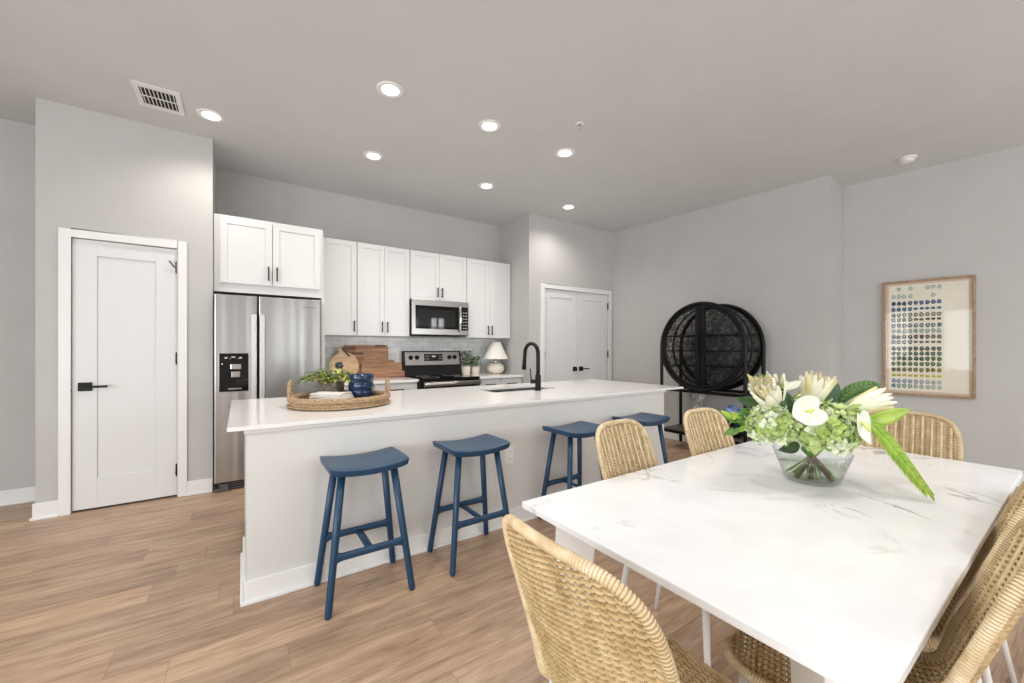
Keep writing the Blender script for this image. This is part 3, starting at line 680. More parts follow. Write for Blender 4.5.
def make_chair(label, loc, rz):
    t = thing('rattan_chair', label, 'chair', loc, rz, 'woven rattan chairs around the marble table')
    sh = Shell()
    weave(sh, .006, sh.tb).build('seat', t)
    bk = weave(sh, sh.tb+.002, sh.T-.004)
    for k in range(-5, 6):      # the raised ribs on the sitter's side
        x = k*.036; q = [sh.tb+.03+(sh.T-sh.tb-.03)*i/30 for i in range(31)]; q = [u for u in q if sh.width(u)-.012 > abs(x)]
        bk.tube([sh.p(x, u)-sh.n(x, u)*.0045 for u in q], .0048, RIM, 6, rz=.0036, up=[sh.n(x, u) for u in q])
    bk.build('backrest', t)
    # wrapped rim around the whole shell
    pts = []; n = 200
    ts = [sh.T*(1-cos(pi*i/n))/2 for i in range(n+1)]
    right = [sh.p(sh.width(q), q) for q in ts]; left = [sh.p(-sh.width(q), q) for q in ts]
    loop = right+left[::-1]
    # resample evenly
    d = [0]
    for i in range(1, len(loop)): d.append(d[-1]+(loop[i]-loop[i-1]).length)
    tot = d[-1]; m = 3*int(tot/.0068); out = []; j = 0
    for i in range(m):
        q = tot*i/m
        while d[j+1] < q: j += 1
        f = (q-d[j])/max(1e-9, d[j+1]-d[j]); out.append(loop[j].lerp(loop[j+1], f))
    rr = []
    for i in range(m):
        zq = out[i].z; g = 1+.55*math.exp(-((zq-.52)/.13)**2)*(1 if out[i].y < 0 else .3)
        rr.append((.0088 if i % 3 == 0 else .0116)*g)
    mb = MB(); mb.tube(out, rr, RIM, 9, closed=True); gi = mb.mi(RGAP_SHADE)
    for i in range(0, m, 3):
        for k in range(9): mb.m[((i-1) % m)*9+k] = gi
    mb.build('rim', t)
    # under-seat apron frame
    mb = MB(); loop = []
    for a in range(40):
        A = 2*pi*a/40; loop.append((.165*math.copysign(abs(cos(A))**.6, cos(A)), .03+.17*math.copysign(abs(sin(A))**.6, sin(A)), .43))
    mb.tube(loop, .012, RIM, 8, closed=True); mb.build('seat_frame', t)
    for sx in (-1, 1):
        for sy in (-1, 1):
            mb = MB(); p0 = Vector((sx*.19, (.215 if sy > 0 else -.200), 0)); p1 = Vector((sx*.165, (.19 if sy > 0 else -.12), .44))
            mb.tube([p0, p0.lerp(p1, .5), p1], [.009, .012, .015], LEGW, 12); mb.build('leg', t)
    return t
# rz: the chair looks along its +y; back of the chair at -y
TX0, TX1, TY0, TY1 = .862, 3.008, .190, 1.200
c0 = make_chair('rattan chair at the near end of the marble table, its back filling the foreground', (.783, .580, 0), radians(-89.5))
dup(c0, (1.553, 1.020, 0), radians(187), 'rattan chair on the island side of the table, left of its neighbour')
dup(c0, (2.228, 1.010, 0), radians(180), 'rattan chair on the island side of the table, in front of the black cabinet')
dup(c0, (2.800, .577, 0), radians(96), 'rattan chair at the far end of the table, below the framed picture')
dup(c0, (1.310, .355, 0), radians(3), 'rattan chair at the right edge of the photo, nearest on that side of the table')
dup(c0, (1.834, .380, 0), radians(2), 'rattan chair on the right side of the table, middle one of three')
dup(c0, (2.30, .380, 0), 0, 'rattan chair on the right side of the table, farthest of three and mostly hidden')

# ================================================================== dining table
t = thing('dining_table', 'rectangular dining table with white veined marble top and splayed white legs', 'table', (0, 0, 0))
box('tabletop', TX0, TX1, TY0, TY1, .712, .736, MARB, t, .004)
for sx in (0, 1):
    for sy in (0, 1):
        ax, ay = (TX0, TX1)[sx], (TY0, TY1)[sy]; dx, dy = (1, -1)[sx]*.7071, (1, -1)[sy]*.7071     # towards the middle of the table
        def Q(s_, o_): return (ax+dx*s_-dy*o_, ay+dy*s_+dx*o_)
        # slab leg set on the diagonal, tapering to the foot
        mb = MB(); h_ = .022
        top = [Q(.13, -h_), Q(.28, -h_), Q(.28, h_), Q(.13, h_)]; bot = [Q(.10, -h_), Q(.20, -h_), Q(.20, h_), Q(.10, h_)]
        vs = [(*p, .711) for p in top]+[(*p, 0) for p in bot]
        mb.add(vs, [(0, 1, 2, 3), (7, 6, 5, 4), (0, 4, 5, 1), (1, 5, 6, 2), (2, 6, 7, 3), (3, 7, 4, 0)], LEGW); recalc(mb.build('leg', t, bevel=.004))

#@@REST@@
# ================================================================== round black display cabinet
MESHB = mat('black_mesh', (.004, .004, .004), .5, spec=.15)
_v = coords(MESHB); _f = noise(MESHB, _v, 17, 6, .85); _r = ramp(MESHB, _f, [(.40, (.18, .18, .18)), (.60, (.88, .88, .88))])
_t = N(MESHB, 'ShaderNodeBsdfTransparent'); _m = N(MESHB, 'ShaderNodeMixShader'); LK(MESHB, _r, _m.inputs[0]); LK(MESHB, bsdf(MESHB).outputs[0], _m.inputs[1]); LK(MESHB, _t.outputs[0], _m.inputs[2])
LK(MESHB, _m.outputs[0], MESHB.node_tree.nodes['Material Output'].inputs[0])
DKW = wood('dark_shelf_wood', (.05, .035, .028), (.10, .075, .06), (.17, .135, .11), (8, 2, 2), 3, .45)
t = thing('display_cabinet', 'round black metal and mesh display cabinet on a slim open stand', 'cabinet', (4.865, 2.735, 0))
cx0, cx1, ch, cr, cz = -.215, .215, .545, .533, 1.33
for s, nm in ((cx0, 'front_frame'), (cx1, 'rear_frame')):
    mb = MB(); pts = [(s, cr*cos(pi*i/40), cz+cr*sin(pi*i/40)) for i in range(41)]
    pts = [(s, cr, .015)]+[(s, cr, z) for z in (.4, .8, 1.2)]+pts+[(s, -cr, z) for z in (1.2, .8, .4)]+[(s, -cr, .015)]
    mb.tube(pts, .021, BLACKS, 12); mb.build(nm, t)
    mb = MB(); mb.tube([(s, cr*cos(2*pi*i/72), cz+cr*sin(2*pi*i/72)) for i in range(72)], .021, BLACKS, 10, closed=True); mb.build('ring', t)
mb = MB()
for z, w in ((.775, .018), (.235, .018)):
    for s in (cx0, cx1): mb.box(s-w, s+w, -cr, cr, z-w, z+w, BLACKS)
    for s in (-cr, cr): mb.box(cx0, cx1, s-w, s+w, z-w, z+w, BLACKS)
mb.build('crossbars', t)
box('shelf', cx0+.012, cx1-.012, -cr+.012, cr-.012, .238, .256, DKW, t, .002)
# drum: shell rings, mesh side, doors
rd = .512
mb = MB()
for a0, a1 in ((cx0, cx0+.05), (cx1-.05, cx1), (-.012, .012)):
    n = 72; vs = []
    for x, r in ((a0, rd), (a1, rd), (a1, rd-.012), (a0, rd-.012)):
        for k in range(n): vs.append((x, r*cos(2*pi*k/n), cz+r*sin(2*pi*k/n)))
    mb.add(vs, [(q*n+k, q*n+(k+1) % n, ((q+1) % 4)*n+(k+1) % n, ((q+1) % 4)*n+k) for q in range(4) for k in range(n)], BLACKS, True)
recalc(mb.build('drum_bands', t))
mb = MB(); n = 72; vs = [(x, (rd-.006)*cos(2*pi*k/n), cz+(rd-.006)*sin(2*pi*k/n)) for x in (cx0+.04, cx1-.04) for k in range(n)]
mb.add(vs, [(k, (k+1) % n, n+(k+1) % n, n+k) for k in range(n)], MESHB, True); mb.build('side_mesh', t)
mb = MB(); vs = [(cx1-.012, .50*cos(2*pi*k/n), cz+.50*sin(2*pi*k/n)) for k in range(n)]; mb.add(vs, [tuple(range(n))], MESHB); mb.build('back_mesh', t)
for s in (-1, 1):                      # two half-round mesh doors
    r = .488; mb = MB(); k_ = 30
    arc = [(r*cos(-pi/2+pi*i/k_)*s, cz+r*sin(-pi/2+pi*i/k_)) for i in range(k_+1)]
    mb.add([(cx0+.014, y+s*.012, z) for y, z in arc], [tuple(range(k_+1))], MESHB)
    dd = mb.build('door', t)
    mb = MB(); mb.tube([(cx0+.012, y+s*.012, z) for y, z in arc]+[(cx0+.012, s*.012, cz+r-.01)], .016, BLACKS, 8); mb.box(cx0+.002, cx0+.024, s*.006, s*.062, cz-r, cz+r, BLACKS); mb.build('door_frame', dd)
    mb = MB(); mb.box(cx0-.018, cx0-.004, s*.014, s*.026, cz-.10, cz+.16, BLACKS); mb.build('handle', dd, bevel=.002)
for z, hw in ((cz+.14, .46), (cz-.05, .49), (cz-.24, .42)):
    box('inner_shelf', cx0+.03, cx1-.03, -hw, hw, z-.008, z+.008, BLACKS, t)

# sculpture and blue flowers on the lower shelf
STONE = vary('carved_stone', (.20, .20, .195), (.62, .61, .59), 45, .75, bstr=.6, bdist=.006, lo=.38, hi=.56)
t = thing('bust_sculpture', 'grey mottled stone head sculpture on the lower shelf of the black cabinet', 'sculpture', (4.87, 2.895, .256), radians(-60))
mb = MB(); mb.lathe([(.10, 0), (.105, .015), (.10, .03), (.075, .05), (.07, .09)], STONE, seg=24); mb.build('plinth', t)
mb = MB(); mb.lathe([(.08, .085), (.13, .11), (.145, .15), (.12, .20), (.07, .235), (.050, .27), (.046, .33), (.055, .36)], STONE, seg=28)
for i, p in enumerate(mb.v): mb.v[i] = (p[0]*1.15, p[1]*.75, p[2])
mb.build('shoulders', t)
mb = MB(); mb.sphere((0, 0, .435), .10, STONE, 28, 20, (.80, .92, 1.12))
for i, p in enumerate(mb.v):
    x, y, z = p; zz = z-.435; f = 1
    if zz < 0: f = 1-.9*abs(zz)*2.2
    y2 = y*f; x2 = x*f
    if y < 0:  # face side: brow, nose, mouth, chin
        y2 += -.020*math.exp(-((x/.014)**2+((zz+.008)/.025)**2)) + .010*(math.exp(-(((x-.03)/.014)**2+((zz-.018)/.012)**2))+math.exp(-(((x+.03)/.014)**2+((zz-.018)/.012)**2))) - .007*math.exp(-((x/.02)**2+((zz+.045)/.007)**2)) - .010*math.exp(-((x/.02)**2+((zz+.085)/.012)**2))
    mb.v[i] = (x2, y2, z)
hd = mb.build('head', t)
mb = MB(); random.seed(3)
for k in range(60):
    a = random.uniform(0, 2*pi); e = random.uniform(.15, 1.45); x, y, z = cos(a)*cos(e), sin(a)*cos(e), sin(e)
    if y < -.35 and e < .7: continue
    mb.sphere((x*.080, y*.093+.006, .435+z*.108), random.uniform(.014, .022), STONE, 8, 6)
mb.build('hair', hd)
for s in (-1, 1): mb = MB(); mb.sphere((s*.080, .004, .43), .018, STONE, 8, 6, (.45, .8, 1.2)); mb.build('ear', hd)

def petalverts(L_, w, cup=.3, curl=.3, n=5, tip=1.0):
    """petal along +x, face +z; returns verts, faces (n x 3 grid)"""
    vs = []; fs = []
    for i in range(n+1):
        a = i/n; ww = w*.5*(sin(pi*min(1, a*.92+.06))**.7)*(1 if a < .98 else tip*.2)
        for j in (-1, -.5, 0, .5, 1): vs.append((L_*a, ww*j, curl*L_*a*a+cup*w*j*j*.5))
    for i in range(n):
        for j in range(4): q = i*5+j; fs.append((q, q+5, q+6, q+1))
    return vs, fs
def frame(p, d, up=(0, 0, 1), roll=0):
    d = Vector(d).normalized(); u = Vector(up)-d*Vector(up).dot(d)
    if u.length < 1e-4: u = d.orthogonal()
    u.normalize(); s_ = u.cross(d); M = Matrix((d, s_, u)).transposed().to_4x4(); M.translation = Vector(p)
    return M @ Matrix.Rotation(roll, 4, 'X')
def blossom_ball(mb, c, R, mats, n=95, fs=.030, face=None):
    c = Vector(c)
    for k in range(n):
        z = 1-2*(k+.5)/n; a = k*2.39996; r = sqrt(max(0, 1-z*z)); d = Vector((r*cos(a), r*sin(a), z))
        if d.z < -.75: continue
        p = c+d*R*random.uniform(.78, 1.04); m = random.choice(mats)
        d = (d+Vector((random.uniform(-.35, .35), random.uniform(-.35, .35), random.uniform(-.35, .35)))).normalized()
        s0_ = d.orthogonal().normalized(); ph = random.uniform(0, pi)
        for q in range(4):
            A = ph+q*pi/2; dr_ = (s0_*cos(A)+d.cross(s0_)*sin(A)+d*.25)
            vs, f_ = petalverts(fs*random.uniform(.85, 1.15), fs*.82, .45, random.uniform(-.5, .35), 4); mb.add(vs, f_, m, True, frame(p, dr_, d))
def leafmesh(mb, base, d, up, L_, w, m, curl=-.25, cup=.35, n=8, roll=0):
    vs = []; fs = []
    for i in range(n+1):
        a = i/n; ww = w*.5*(sin(pi*a**.8)**.85 if 0 < a < 1 else .02)
        for j in (-1, -.5, 0, .5, 1): vs.append((L_*a, ww*j, curl*L_*a*a+cup*ww*abs(j)))
    for i in range(n):
        for j in range(4): q = i*5+j; fs.append((q, q+5, q+6, q+1))
    mb.add(vs, fs, m, True, frame(base, d, up, roll))
def gmat(name, c1, c2, scale=25, rough=.5, **kw):
    m = vary(name, c1, c2, scale, rough, **kw); bsdf(m).inputs['Subsurface Weight'].default_value = .0; return m
HG1 = gmat('hydrangea_green', (.42, .55, .16), (.62, .72, .34)); HG2 = gmat('hydrangea_pale', (.62, .70, .42), (.80, .84, .66)); HG3 = gmat('hydrangea_lime', (.34, .50, .10), (.52, .64, .22))
HB1 = gmat('hydrangea_blue', (.12, .18, .42), (.28, .38, .66)); HB2 = gmat('hydrangea_blue_pale', (.25, .36, .62), (.42, .52, .76))
LG = gmat('leaf_green', (.06, .15, .02), (.14, .28, .05)); LGD = gmat('leaf_dark', (.015, .05, .012), (.05, .11, .03)); LGM = gmat('leaf_mid', (.17, .32, .03), (.28, .44, .06), 12); LGY = gmat('leaf_lime', (.25, .42, .03), (.42, .56, .08), 12)
PRO = gmat('protea_cream', (.78, .76, .52), (.88, .86, .72), 20); PRY = gmat('protea_yellow', (.70, .64, .28), (.82, .76, .45), 20); PRT = gmat('protea_tip', (.50, .34, .28), (.80, .70, .58), 60)
ANW = gmat('anthurium_white', (.66, .72, .54), (.78, .80, .72), 12, .25); ANS = gmat('spadix_yellow', (.62, .66, .10), (.74, .74, .25), 60)
STEM = gmat('stem_green', (.13, .26, .05), (.24, .36, .10)); STB = gmat('stem_brown', (.10, .05, .025), (.22, .12, .06))

t = thing('blue_hydrangea_vase', 'dark vase of blue hydrangeas on the lower shelf of the black cabinet', 'flower arrangement', (4.85, 2.40, .256))
mb = MB(); mb.lathe([(.05, 0), (.075, .03), (.082, .09), (.065, .15), (.055, .17), (.05, .17)], BLACK, seg=24); mb.build('vase', t)
mb = MB(); blossom_ball(mb, (-.02, .045, .285), .085, [HB1, HB2, HB2], 70, .032); mb.build('blossom', t)
mb = MB(); blossom_ball(mb, (.02, -.07, .265), .080, [HB1, HB1, HB2], 60, .032); mb.build('blossom', t)
mb = MB()
for a in range(7): leafmesh(mb, (0, 0, .17), (cos(a*.9), sin(a*.9), .25), (0, 0, 1), .15, .06, LGD)
mb.build('leaves', t)

# ================================================================== framed picture
t = thing('framed_picture', 'wood framed print of painted colour dots in rows on cream paper', 'picture', (5.994, 1.008, 1.4225), radians(-81.5))
FW, FH = .339, .6175; PAPER = vary('cream_paper', (.74, .70, .58), (.79, .75, .63), 3, .6); MATB = mat('mat_board', (.62, .50, .38), .7)
mb = MB(); w = .022
for x0, x1, z0, z1 in ((-FW, -FW+w, -FH, FH), (FW-w, FW, -FH, FH), (-FW+w, FW-w, -FH, -FH+w), (-FW+w, FW-w, FH-w, FH)): mb.box(x0, x1, -.034, -.002, z0, z1, OAKF)
mb.build('frame', t, bevel=.002)
mb = MB(); mb.box(-FW+w, FW-w, -.012, -.004, -FH+w, FH-w, MATB); mb.build('backing', t)
mb = MB(); px, pz = FW-.046, FH-.046; mb.box(-px, px, -.0145, -.012, -pz, pz, PAPER)
cols = [185, 238, 292, 350, 405, 460, 515, 568, 622]; rows_ = [190, 258, 322, 375, 428, 470, 523, 573, 625, 671, 730, 775, 820, 867, 920, 972, 1025, 1068]
RC = [((.50, .68, .58), (.56, .70, .60), .35), ((.46, .66, .58), (.56, .68, .60), .35), ((.012, .05, .16), (.04, .16, .34), 1), ((.01, .09, .26), (.03, .22, .36), 1), ((.12, .16, .12), (.25, .27, .18), .6), ((.20, .23, .16), (.12, .14, .10), .6),
      ((.06, .10, .17), (.16, .24, .28), .6), ((.28, .42, .36), (.36, .50, .42), .45), ((.05, .05, .05), (.18, .17, .15), .7), ((.14, .12, .11), (.28, .23, .22), .6), ((.02, .03, .02), (.08, .13, .08), .9), ((.05, .13, .08), (.09, .19, .14), .8),
      ((.01, .03, .005), (.05, .14, .02), 1), ((.06, .17, .02), (.08, .24, .02), .9), ((.10, .12, .01), (.26, .28, .05), .9), ((.62, .60, .02), (.80, .76, .05), 1), ((.10, .24, .48), (.55, .66, .60), .5), ((.12, .36, .28), (.55, .66, .55), .5)]
random.seed(11)
inkc = {}
def ink(c):
    key = tuple(round(x, 2) for x in c)
    if key not in inkc: inkc[key] = mat('ink', key, .6)
    return inkc[key]
for ri, (yy, (ca, cb_, fill)) in enumerate(zip(rows_, RC)):
    for ci, xx in enumerate(cols):
        if ri == 0 and ci in (0, 2, 4, 5): continue
        if ri == 1 and ci in (4, 5, 6, 8): continue
        x = -FW+(xx-75)/865*2*FW+random.uniform(-.002, .002); z = FH-(yy-120+(xx-185)*-.0)/1030*2*FH+random.uniform(-.002, .002)
        f = ci/8; c = tuple((a_+(b2-a_)*f)*.62 for a_, b2 in zip(ca, cb_)); flat = .6 if (ri in (3, 5, 9) and ci > 3) or ri == 15 else 1
        rx, rz_ = .0175, .0245*flat
        n = 14; outer = []; 
        for k in range(n):
            a = 2*pi*k/n; wob = 1+.10*sin(3*a+ci+ri)+random.uniform(-.06, .06); outer.append((x+rx*wob*cos(a), -.0150, z+rz_*wob*(sin(a) if sin(a) < 0 else sin(a)*.9)))
        mb.add(outer, [tuple(range(n))], ink(c))
        if flat == 1 and random.random() < .85:
            ic = tuple(min(.8, v_+(.66-v_)*(.62 if fill < .7 else .22)) for v_ in c); q = [(x+.0+(p[0]-x)*.42+.001, -.0152, z+(p[2]-z)*.42+.001) for p in outer]; mb.add(q, [tuple(range(n))], ink(ic))
INK = mat('pencil_grey', (.36, .35, .31), .7)
for yy in (135, 190, 300, 420, 523, 645, 765, 870, 975, 1075):      # faint pencilled notes, not legible in the photo
    x = 690 if yy != 135 else 560; xe = x+random.uniform(110, 160)
    while x < xe:
        L_ = random.uniform(8, 26); X0 = -FW+(x-75)/865*2*FW; X1 = -FW+(x+L_-75)/865*2*FW; z = FH-(yy-120)/1030*2*FH+random.uniform(-.001, .001)
        mb.box(X0, X1, -.0150, -.0145, z-.0012, z+.0012, INK); x += L_+random.uniform(6, 20)
mb.build('artwork', t)
GLZ = bpy.data.materials.new('picture_glass'); GLZ.use_nodes = True; nt = GLZ.node_tree; nt.nodes.remove(nt.nodes['Principled BSDF'])
tr = nt.nodes.new('ShaderNodeBsdfTransparent'); gl = nt.nodes.new('ShaderNodeBsdfGlossy'); gl.inputs['Roughness'].default_value = .02; mxs = nt.nodes.new('ShaderNodeMixShader'); mxs.inputs[0].default_value = .012
nt.links.new(tr.outputs[0], mxs.inputs[1]); nt.links.new(gl.outputs[0], mxs.inputs[2]); nt.links.new(mxs.outputs[0], nt.nodes['Material Output'].inputs[0])
mb = MB(); mb.box(-FW+w, FW-w, -.022, -.020, -FH+w, FH-w, GLZ); mb.build('glazing', t)

# ================================================================== back counter things
Z = CT
def board(label, x0, x1, y, z1, th, m, tilt=.05, r=.03, z0=Z, extra=None):
    mb = MB(); H_ = z1-z0; pts = []
    for cx_, cz_, a0 in ((x1-x0-r, H_-r, 0), (r, H_-r, 90), (r, r, 180), (x1-x0-r, r, 270)):
        for k in range(6): a = radians(a0+k*18); pts.append((cx_+r*cos(a), cz_+r*sin(a)))
    mb.prism([(p[0], p[1]) for p in pts], 'y', 0, th, m)
    if extra:
        for (a_, b_, c_, d_, mm_) in extra: mb.box(a_, b_, -.0006, .002, c_, d_, mm_)
    o = recalc(mb.build('cutting_board', bevel=.003)); o.location = (x0, y, z0+.001); o.rotation_euler = (-tilt, 0, 0)
    return tag(o, label, 'cutting board')
board('large rounded striped acacia cutting board leaning at the back against the tiles', 1.05, 1.60, 5.222, 1.353, .018, ACAC, .03, .03, extra=[(.01, .145, .35, .40, ACAC3), (.145, .54, .335, .375, ACAC2), (.02, .24, .300, .325, ACAC3), (.24, .54, .22, .325, ACAC2), (.38, .52, .395, .42, ACAC3)])
board('medium brown wood cutting board between the large and the low boards', 1.19, 1.672, 5.190, 1.160, .018, ACAC2, .03, .012)
board('low wide light brown cutting board beside the range', 1.245, 1.760, 5.158, 1.128, .018, ACAC2, .03, .012)
tag(box('cutting_board', 1.25, 1.772, 5.085, 5.135, Z+.001, 1.015, ACAC, bevel=.004), 'low thick dark cutting board lying in front of the others beside the range', 'cutting board')
t = thing('round_board', 'round light wood board with a handle and leather strap, leaning beside the refrigerator', 'cutting board', (1.035, 5.105, Z+.167), 0)
t.rotation_euler = (-.12, radians(-9), 0)
mb = MB(); pts = []
for k in range(57):
    a = radians(90+12+k*(336/56)); pts.append((.165*cos(a), .165*sin(a)))
pts += [(.024, .20), (.026, .232), (.012, .246), (-.012, .246), (-.026, .232), (-.024, .20)]
mb.prism(pts, 'y', 0, .016, BEECH); recalc(mb.build('board', t, bevel=.003))
LEATH = mat('leather', (.07, .035, .02), .5)
mb = MB(); mb.tube([(0, -.002, .215), (.02, -.012, .205), (.05, -.014, .15), (.075, -.014, .115), (.085, -.012, .10), (.07, -.012, .105), (.04, -.012, .15), (.01, -.008, .21)], .005, LEATH, 6); mb.build('strap', t)
# table lamp
t = thing('table_lamp', 'small table lamp with cream shade and round cream ceramic base on the counter', 'lamp', (3.150, 5.05, Z))
mb = MB(); mb.lathe([(.055, 0), (.095, .018), (.122, .055), (.128, .09), (.118, .125), (.085, .160), (.040, .176), (.022, .180)], CERAM, seg=32); mb.build('base', t)
mb = MB(); mb.lathe([(.010, .18), (.010, .30)], STB, seg=10); mb.lathe([(.018, .180), (.018, .192)], CHROME, seg=12); mb.build('pole', t)
mb = MB(); mb.lathe([(.188, .222), (.070, .472), (.067, .472), (.185, .222)], LAMPSH, seg=40, cap=False); mb.build('lamp_shade', t)
# potted plants
def pot_plant(label, x, y, r, h, fh, n, seed):
    random.seed(seed)
    t = thing('potted_plant', label, 'plant', (x, y, Z), group='potted plants beside the range')
    mb = MB(); mb.lathe([(r*.82, 0), (r*.86, .004), (r, h), (r*.93, h), (r*.90, h-.012)], POTW, seg=28); mb.build('pot', t)
    mb = MB(); mb.lathe([(r*.9, h-.014), (.001, h-.010)], SOIL, seg=20, cap=False); mb.build('soil', t)
    mb = MB()
    for k in range(n):
        a = random.uniform(0, 2*pi); rr = r*1.25*sqrt(random.random()); zz = h+random.uniform(.0, fh); p = Vector((rr*cos(a), rr*sin(a)*.8, zz)); 
        leafmesh(mb, p, (cos(a+random.uniform(-1, 1)), sin(a+random.uniform(-1, 1)), random.uniform(-.1, .8)), (0, 0, 1), random.uniform(.03, .048), random.uniform(.022, .032), random.choice((LG, LGD, LG)), n=4)
    mb.build('foliage', t)
    mb = MB()
    for k in range(6):
        a = k*1.05; mb.tube([(0, 0, h-.012), (r*.5*cos(a), r*.4*sin(a), h+fh*.5), (r*.9*cos(a), r*.7*sin(a), h+fh*.85)], .002, STEM, 5)
    mb.build('stems', t); return t
pot_plant('taller leafy green plant in a blush pot directly beside the range', 2.708, 5.165, .073, .118, .22, 150, 1)
pot_plant('shorter leafy green plant in a blush pot next to the table lamp', 2.868, 5.165, .068, .115, .14, 110, 2)

# ================================================================== things on the island
IZ = ST
t = thing('woven_tray', 'round woven seagrass tray with two upright loop handles on the island', 'tray', (.592, 3.03, IZ))
def rope(mb, pts, r, m, closed=True, turns=60):
    n = len(pts); P = [Vector(p) for p in pts]
    for s_ in range(3):
        out = []
        for i in range(n):
            tn = (P[(i+1) % n]-P[i-1]) if closed else (P[min(i+1, n-1)]-P[max(0, i-1)])
            tn.normalize(); nn = Vector((0, 0, 1)); nn = (nn-tn*nn.dot(tn)); nn = nn.normalized() if nn.length > .1 else tn.orthogonal().normalized(); bb = tn.cross(nn)
            a = 2*pi*(turns*i/n+s_/3); out.append(P[i]+(nn*sin(a)+bb*cos(a))*r*.48)
        mb.tube(out, r*.60, m, 6, closed=closed)
mb = MB(); mb.lathe([(.001, .012), (.306, .012), (.306, .002), (.001, .002)], GRASS, seg=48, cap=False)
for R_ in [.02+.028*k for k in range(12)]: mb.tube([(R_*cos(2*pi*k/40), R_*sin(2*pi*k/40), .012) for k in range(40)], .0145, GRASS, 6, closed=True, rz=.006)
mb.build('base', t)
for zz, R_ in ((.022, .303), (.054, .312)):
    mb = MB(); rope(mb, [(R_*cos(2*pi*k/240), R_*sin(2*pi*k/240), zz) for k in range(240)], .020, GRASS, True, 46); mb.build('rim_coil', t)
for s in (-1, 1):
    mb = MB(); pts = []
    ux, uy = .981*s, -.194*s; fx_, fy_ = .194, .981
    for k in range(33):
        a = pi*k/32; w_ = .075*cos(a); pts.append((ux*.318+fx_*w_, uy*.318+fy_*w_, .045+.125*sin(a)))
    rope(mb, pts, .014, GRASS, False, 12); mb.build('handle', t)
GLB = mat('cobalt_glaze', (.007, .030, .085), .14, spec=.6); v = coords(GLB); bump(GLB, noise(GLB, v, 14, 2), .5, .006)
t = thing('blue_ceramic_pot', 'glossy dark blue ceramic pot in the woven tray', 'pot', (.757, 3.148, IZ+.019))
mb = MB(); mb.lathe([(.078, 0), (.088, .01), (.089, .06), (.086, .066), (.090, .072), (.090, .118), (.086, .124), (.091, .130), (.091, .178), (.088, .184), (.083, .180), (.080, .02), (.001, .012)], GLB, seg=40, cap=False)
for i, p in enumerate(mb.v):
    if p[2] > .125: mb.v[i] = (p[0], p[1], p[2]+.05*p[0]*.3)
mb.build('body', t)
CONC = vary('concrete', (.13, .11, .09), (.27, .24, .20), 40, .85, bstr=.4)
t = thing('planter', 'square grey concrete planter with yellow-green foliage in the woven tray', 'plant', (.565, 3.285, IZ+.019), radians(-34))
mb = MB(); mb.prism([(-.078, -.078), (.078, -.078), (.078, .078), (-.078, .078)], 'z', 0, .125, CONC); mb.build('pot', t, bevel=.012)
random.seed(5); YG = gmat('foliage_lime', (.30, .34, .05), (.48, .46, .10)); OR = gmat('blossom_orange', (.48, .26, .06), (.60, .38, .12))
for nm, mats_, n, zr in (('foliage', (YG, LG, YG, LG, LGY), 330, (.10, .225)), ('blossoms', (OR, PRY), 34, (.17, .235))):
    mb = MB()
    for k in range(n):
        a = random.uniform(0, 2*pi); q = sqrt(random.random()); x = .21*q*cos(a)+.02; y = .12*q*sin(a)
        if nm == 'blossoms': x *= .45; x -= .02
        z = .125+(1-q*.8)*random.uniform(0, zr[1]-.11)+.01
        leafmesh(mb, (x, y, z), (cos(a)+random.uniform(-.4, .4), sin(a)+random.uniform(-.4, .4), random.uniform(-.3, .6)), (0, 0, 1), random.uniform(.035, .065), random.uniform(.016, .028), random.choice(mats_), n=4)
    mb.build(nm, t)
mb = MB()
for p in ((-.235, -.02, .115), (-.20, 0, .19), (.17, .02, .18), (0, .03, .27), (.2, -.02, .15), (-.05, .03, .30)): mb.tube([(0, 0, .12), (p[0]*.5, p[1]*.5, p[2]*.8+.05), p], .003, LG, 5)
for k in range(14):
    a = k/14; mb2 = (-.10-.13*a, -.01, .195-.07*a); leafmesh(mb, mb2, (-1, (-1)**k*.9, -.1), (0, 0, 1), .05, .016, LG, n=4)
mb.build('sprigs', t)
mb = MB(); blossom_ball(mb, (.055, .03, .245), .026, [mat('cornflower_blue', (.02, .04, .13), .6), LGD], 26, .012); mb.build('blue_blossom', t)
LINEN = vary('linen', (.70, .67, .62), (.78, .75, .71), 60, .9, bstr=.2); STRIPE = mat('linen_stripe', (.12, .14, .2), .9)
t = thing('folded_napkin', 'folded white linen napkin with a dark stripe in the woven tray', 'napkin', (.535, 3.075, IZ+.022), radians(-40))
mb = MB(); nx = 14; ny = 10
for lay in range(4):
    z0 = .010+lay*.014; vs = []; hx = .125-.004*lay; hy = .09-.004*lay
    for j in range(ny+1):
        for i in range(nx+1):
            x = -hx+2*hx*i/nx; y = -hy+2*hy*j/ny; vs.append((x, y, z0+.004*sin(x*22+lay)+.004*cos(y*30)+.02*max(0, (x+.02)/hx)*.3))
    mb.add(vs, [(j*(nx+1)+i, j*(nx+1)+i+1, (j+1)*(nx+1)+i+1, (j+1)*(nx+1)+i) for j in range(ny) for i in range(nx)], LINEN, True)
nb = mb.build('cloth', t, solid=.013)
mb = MB(); mb.tube([(-.075+.0*k, -.088+.022*k, .066+.004*sin(-.075*22+3)+.004*cos((-.088+.022*k)*30)) for k in range(9)], .0025, STRIPE, 5); mb.build('stripe', t)

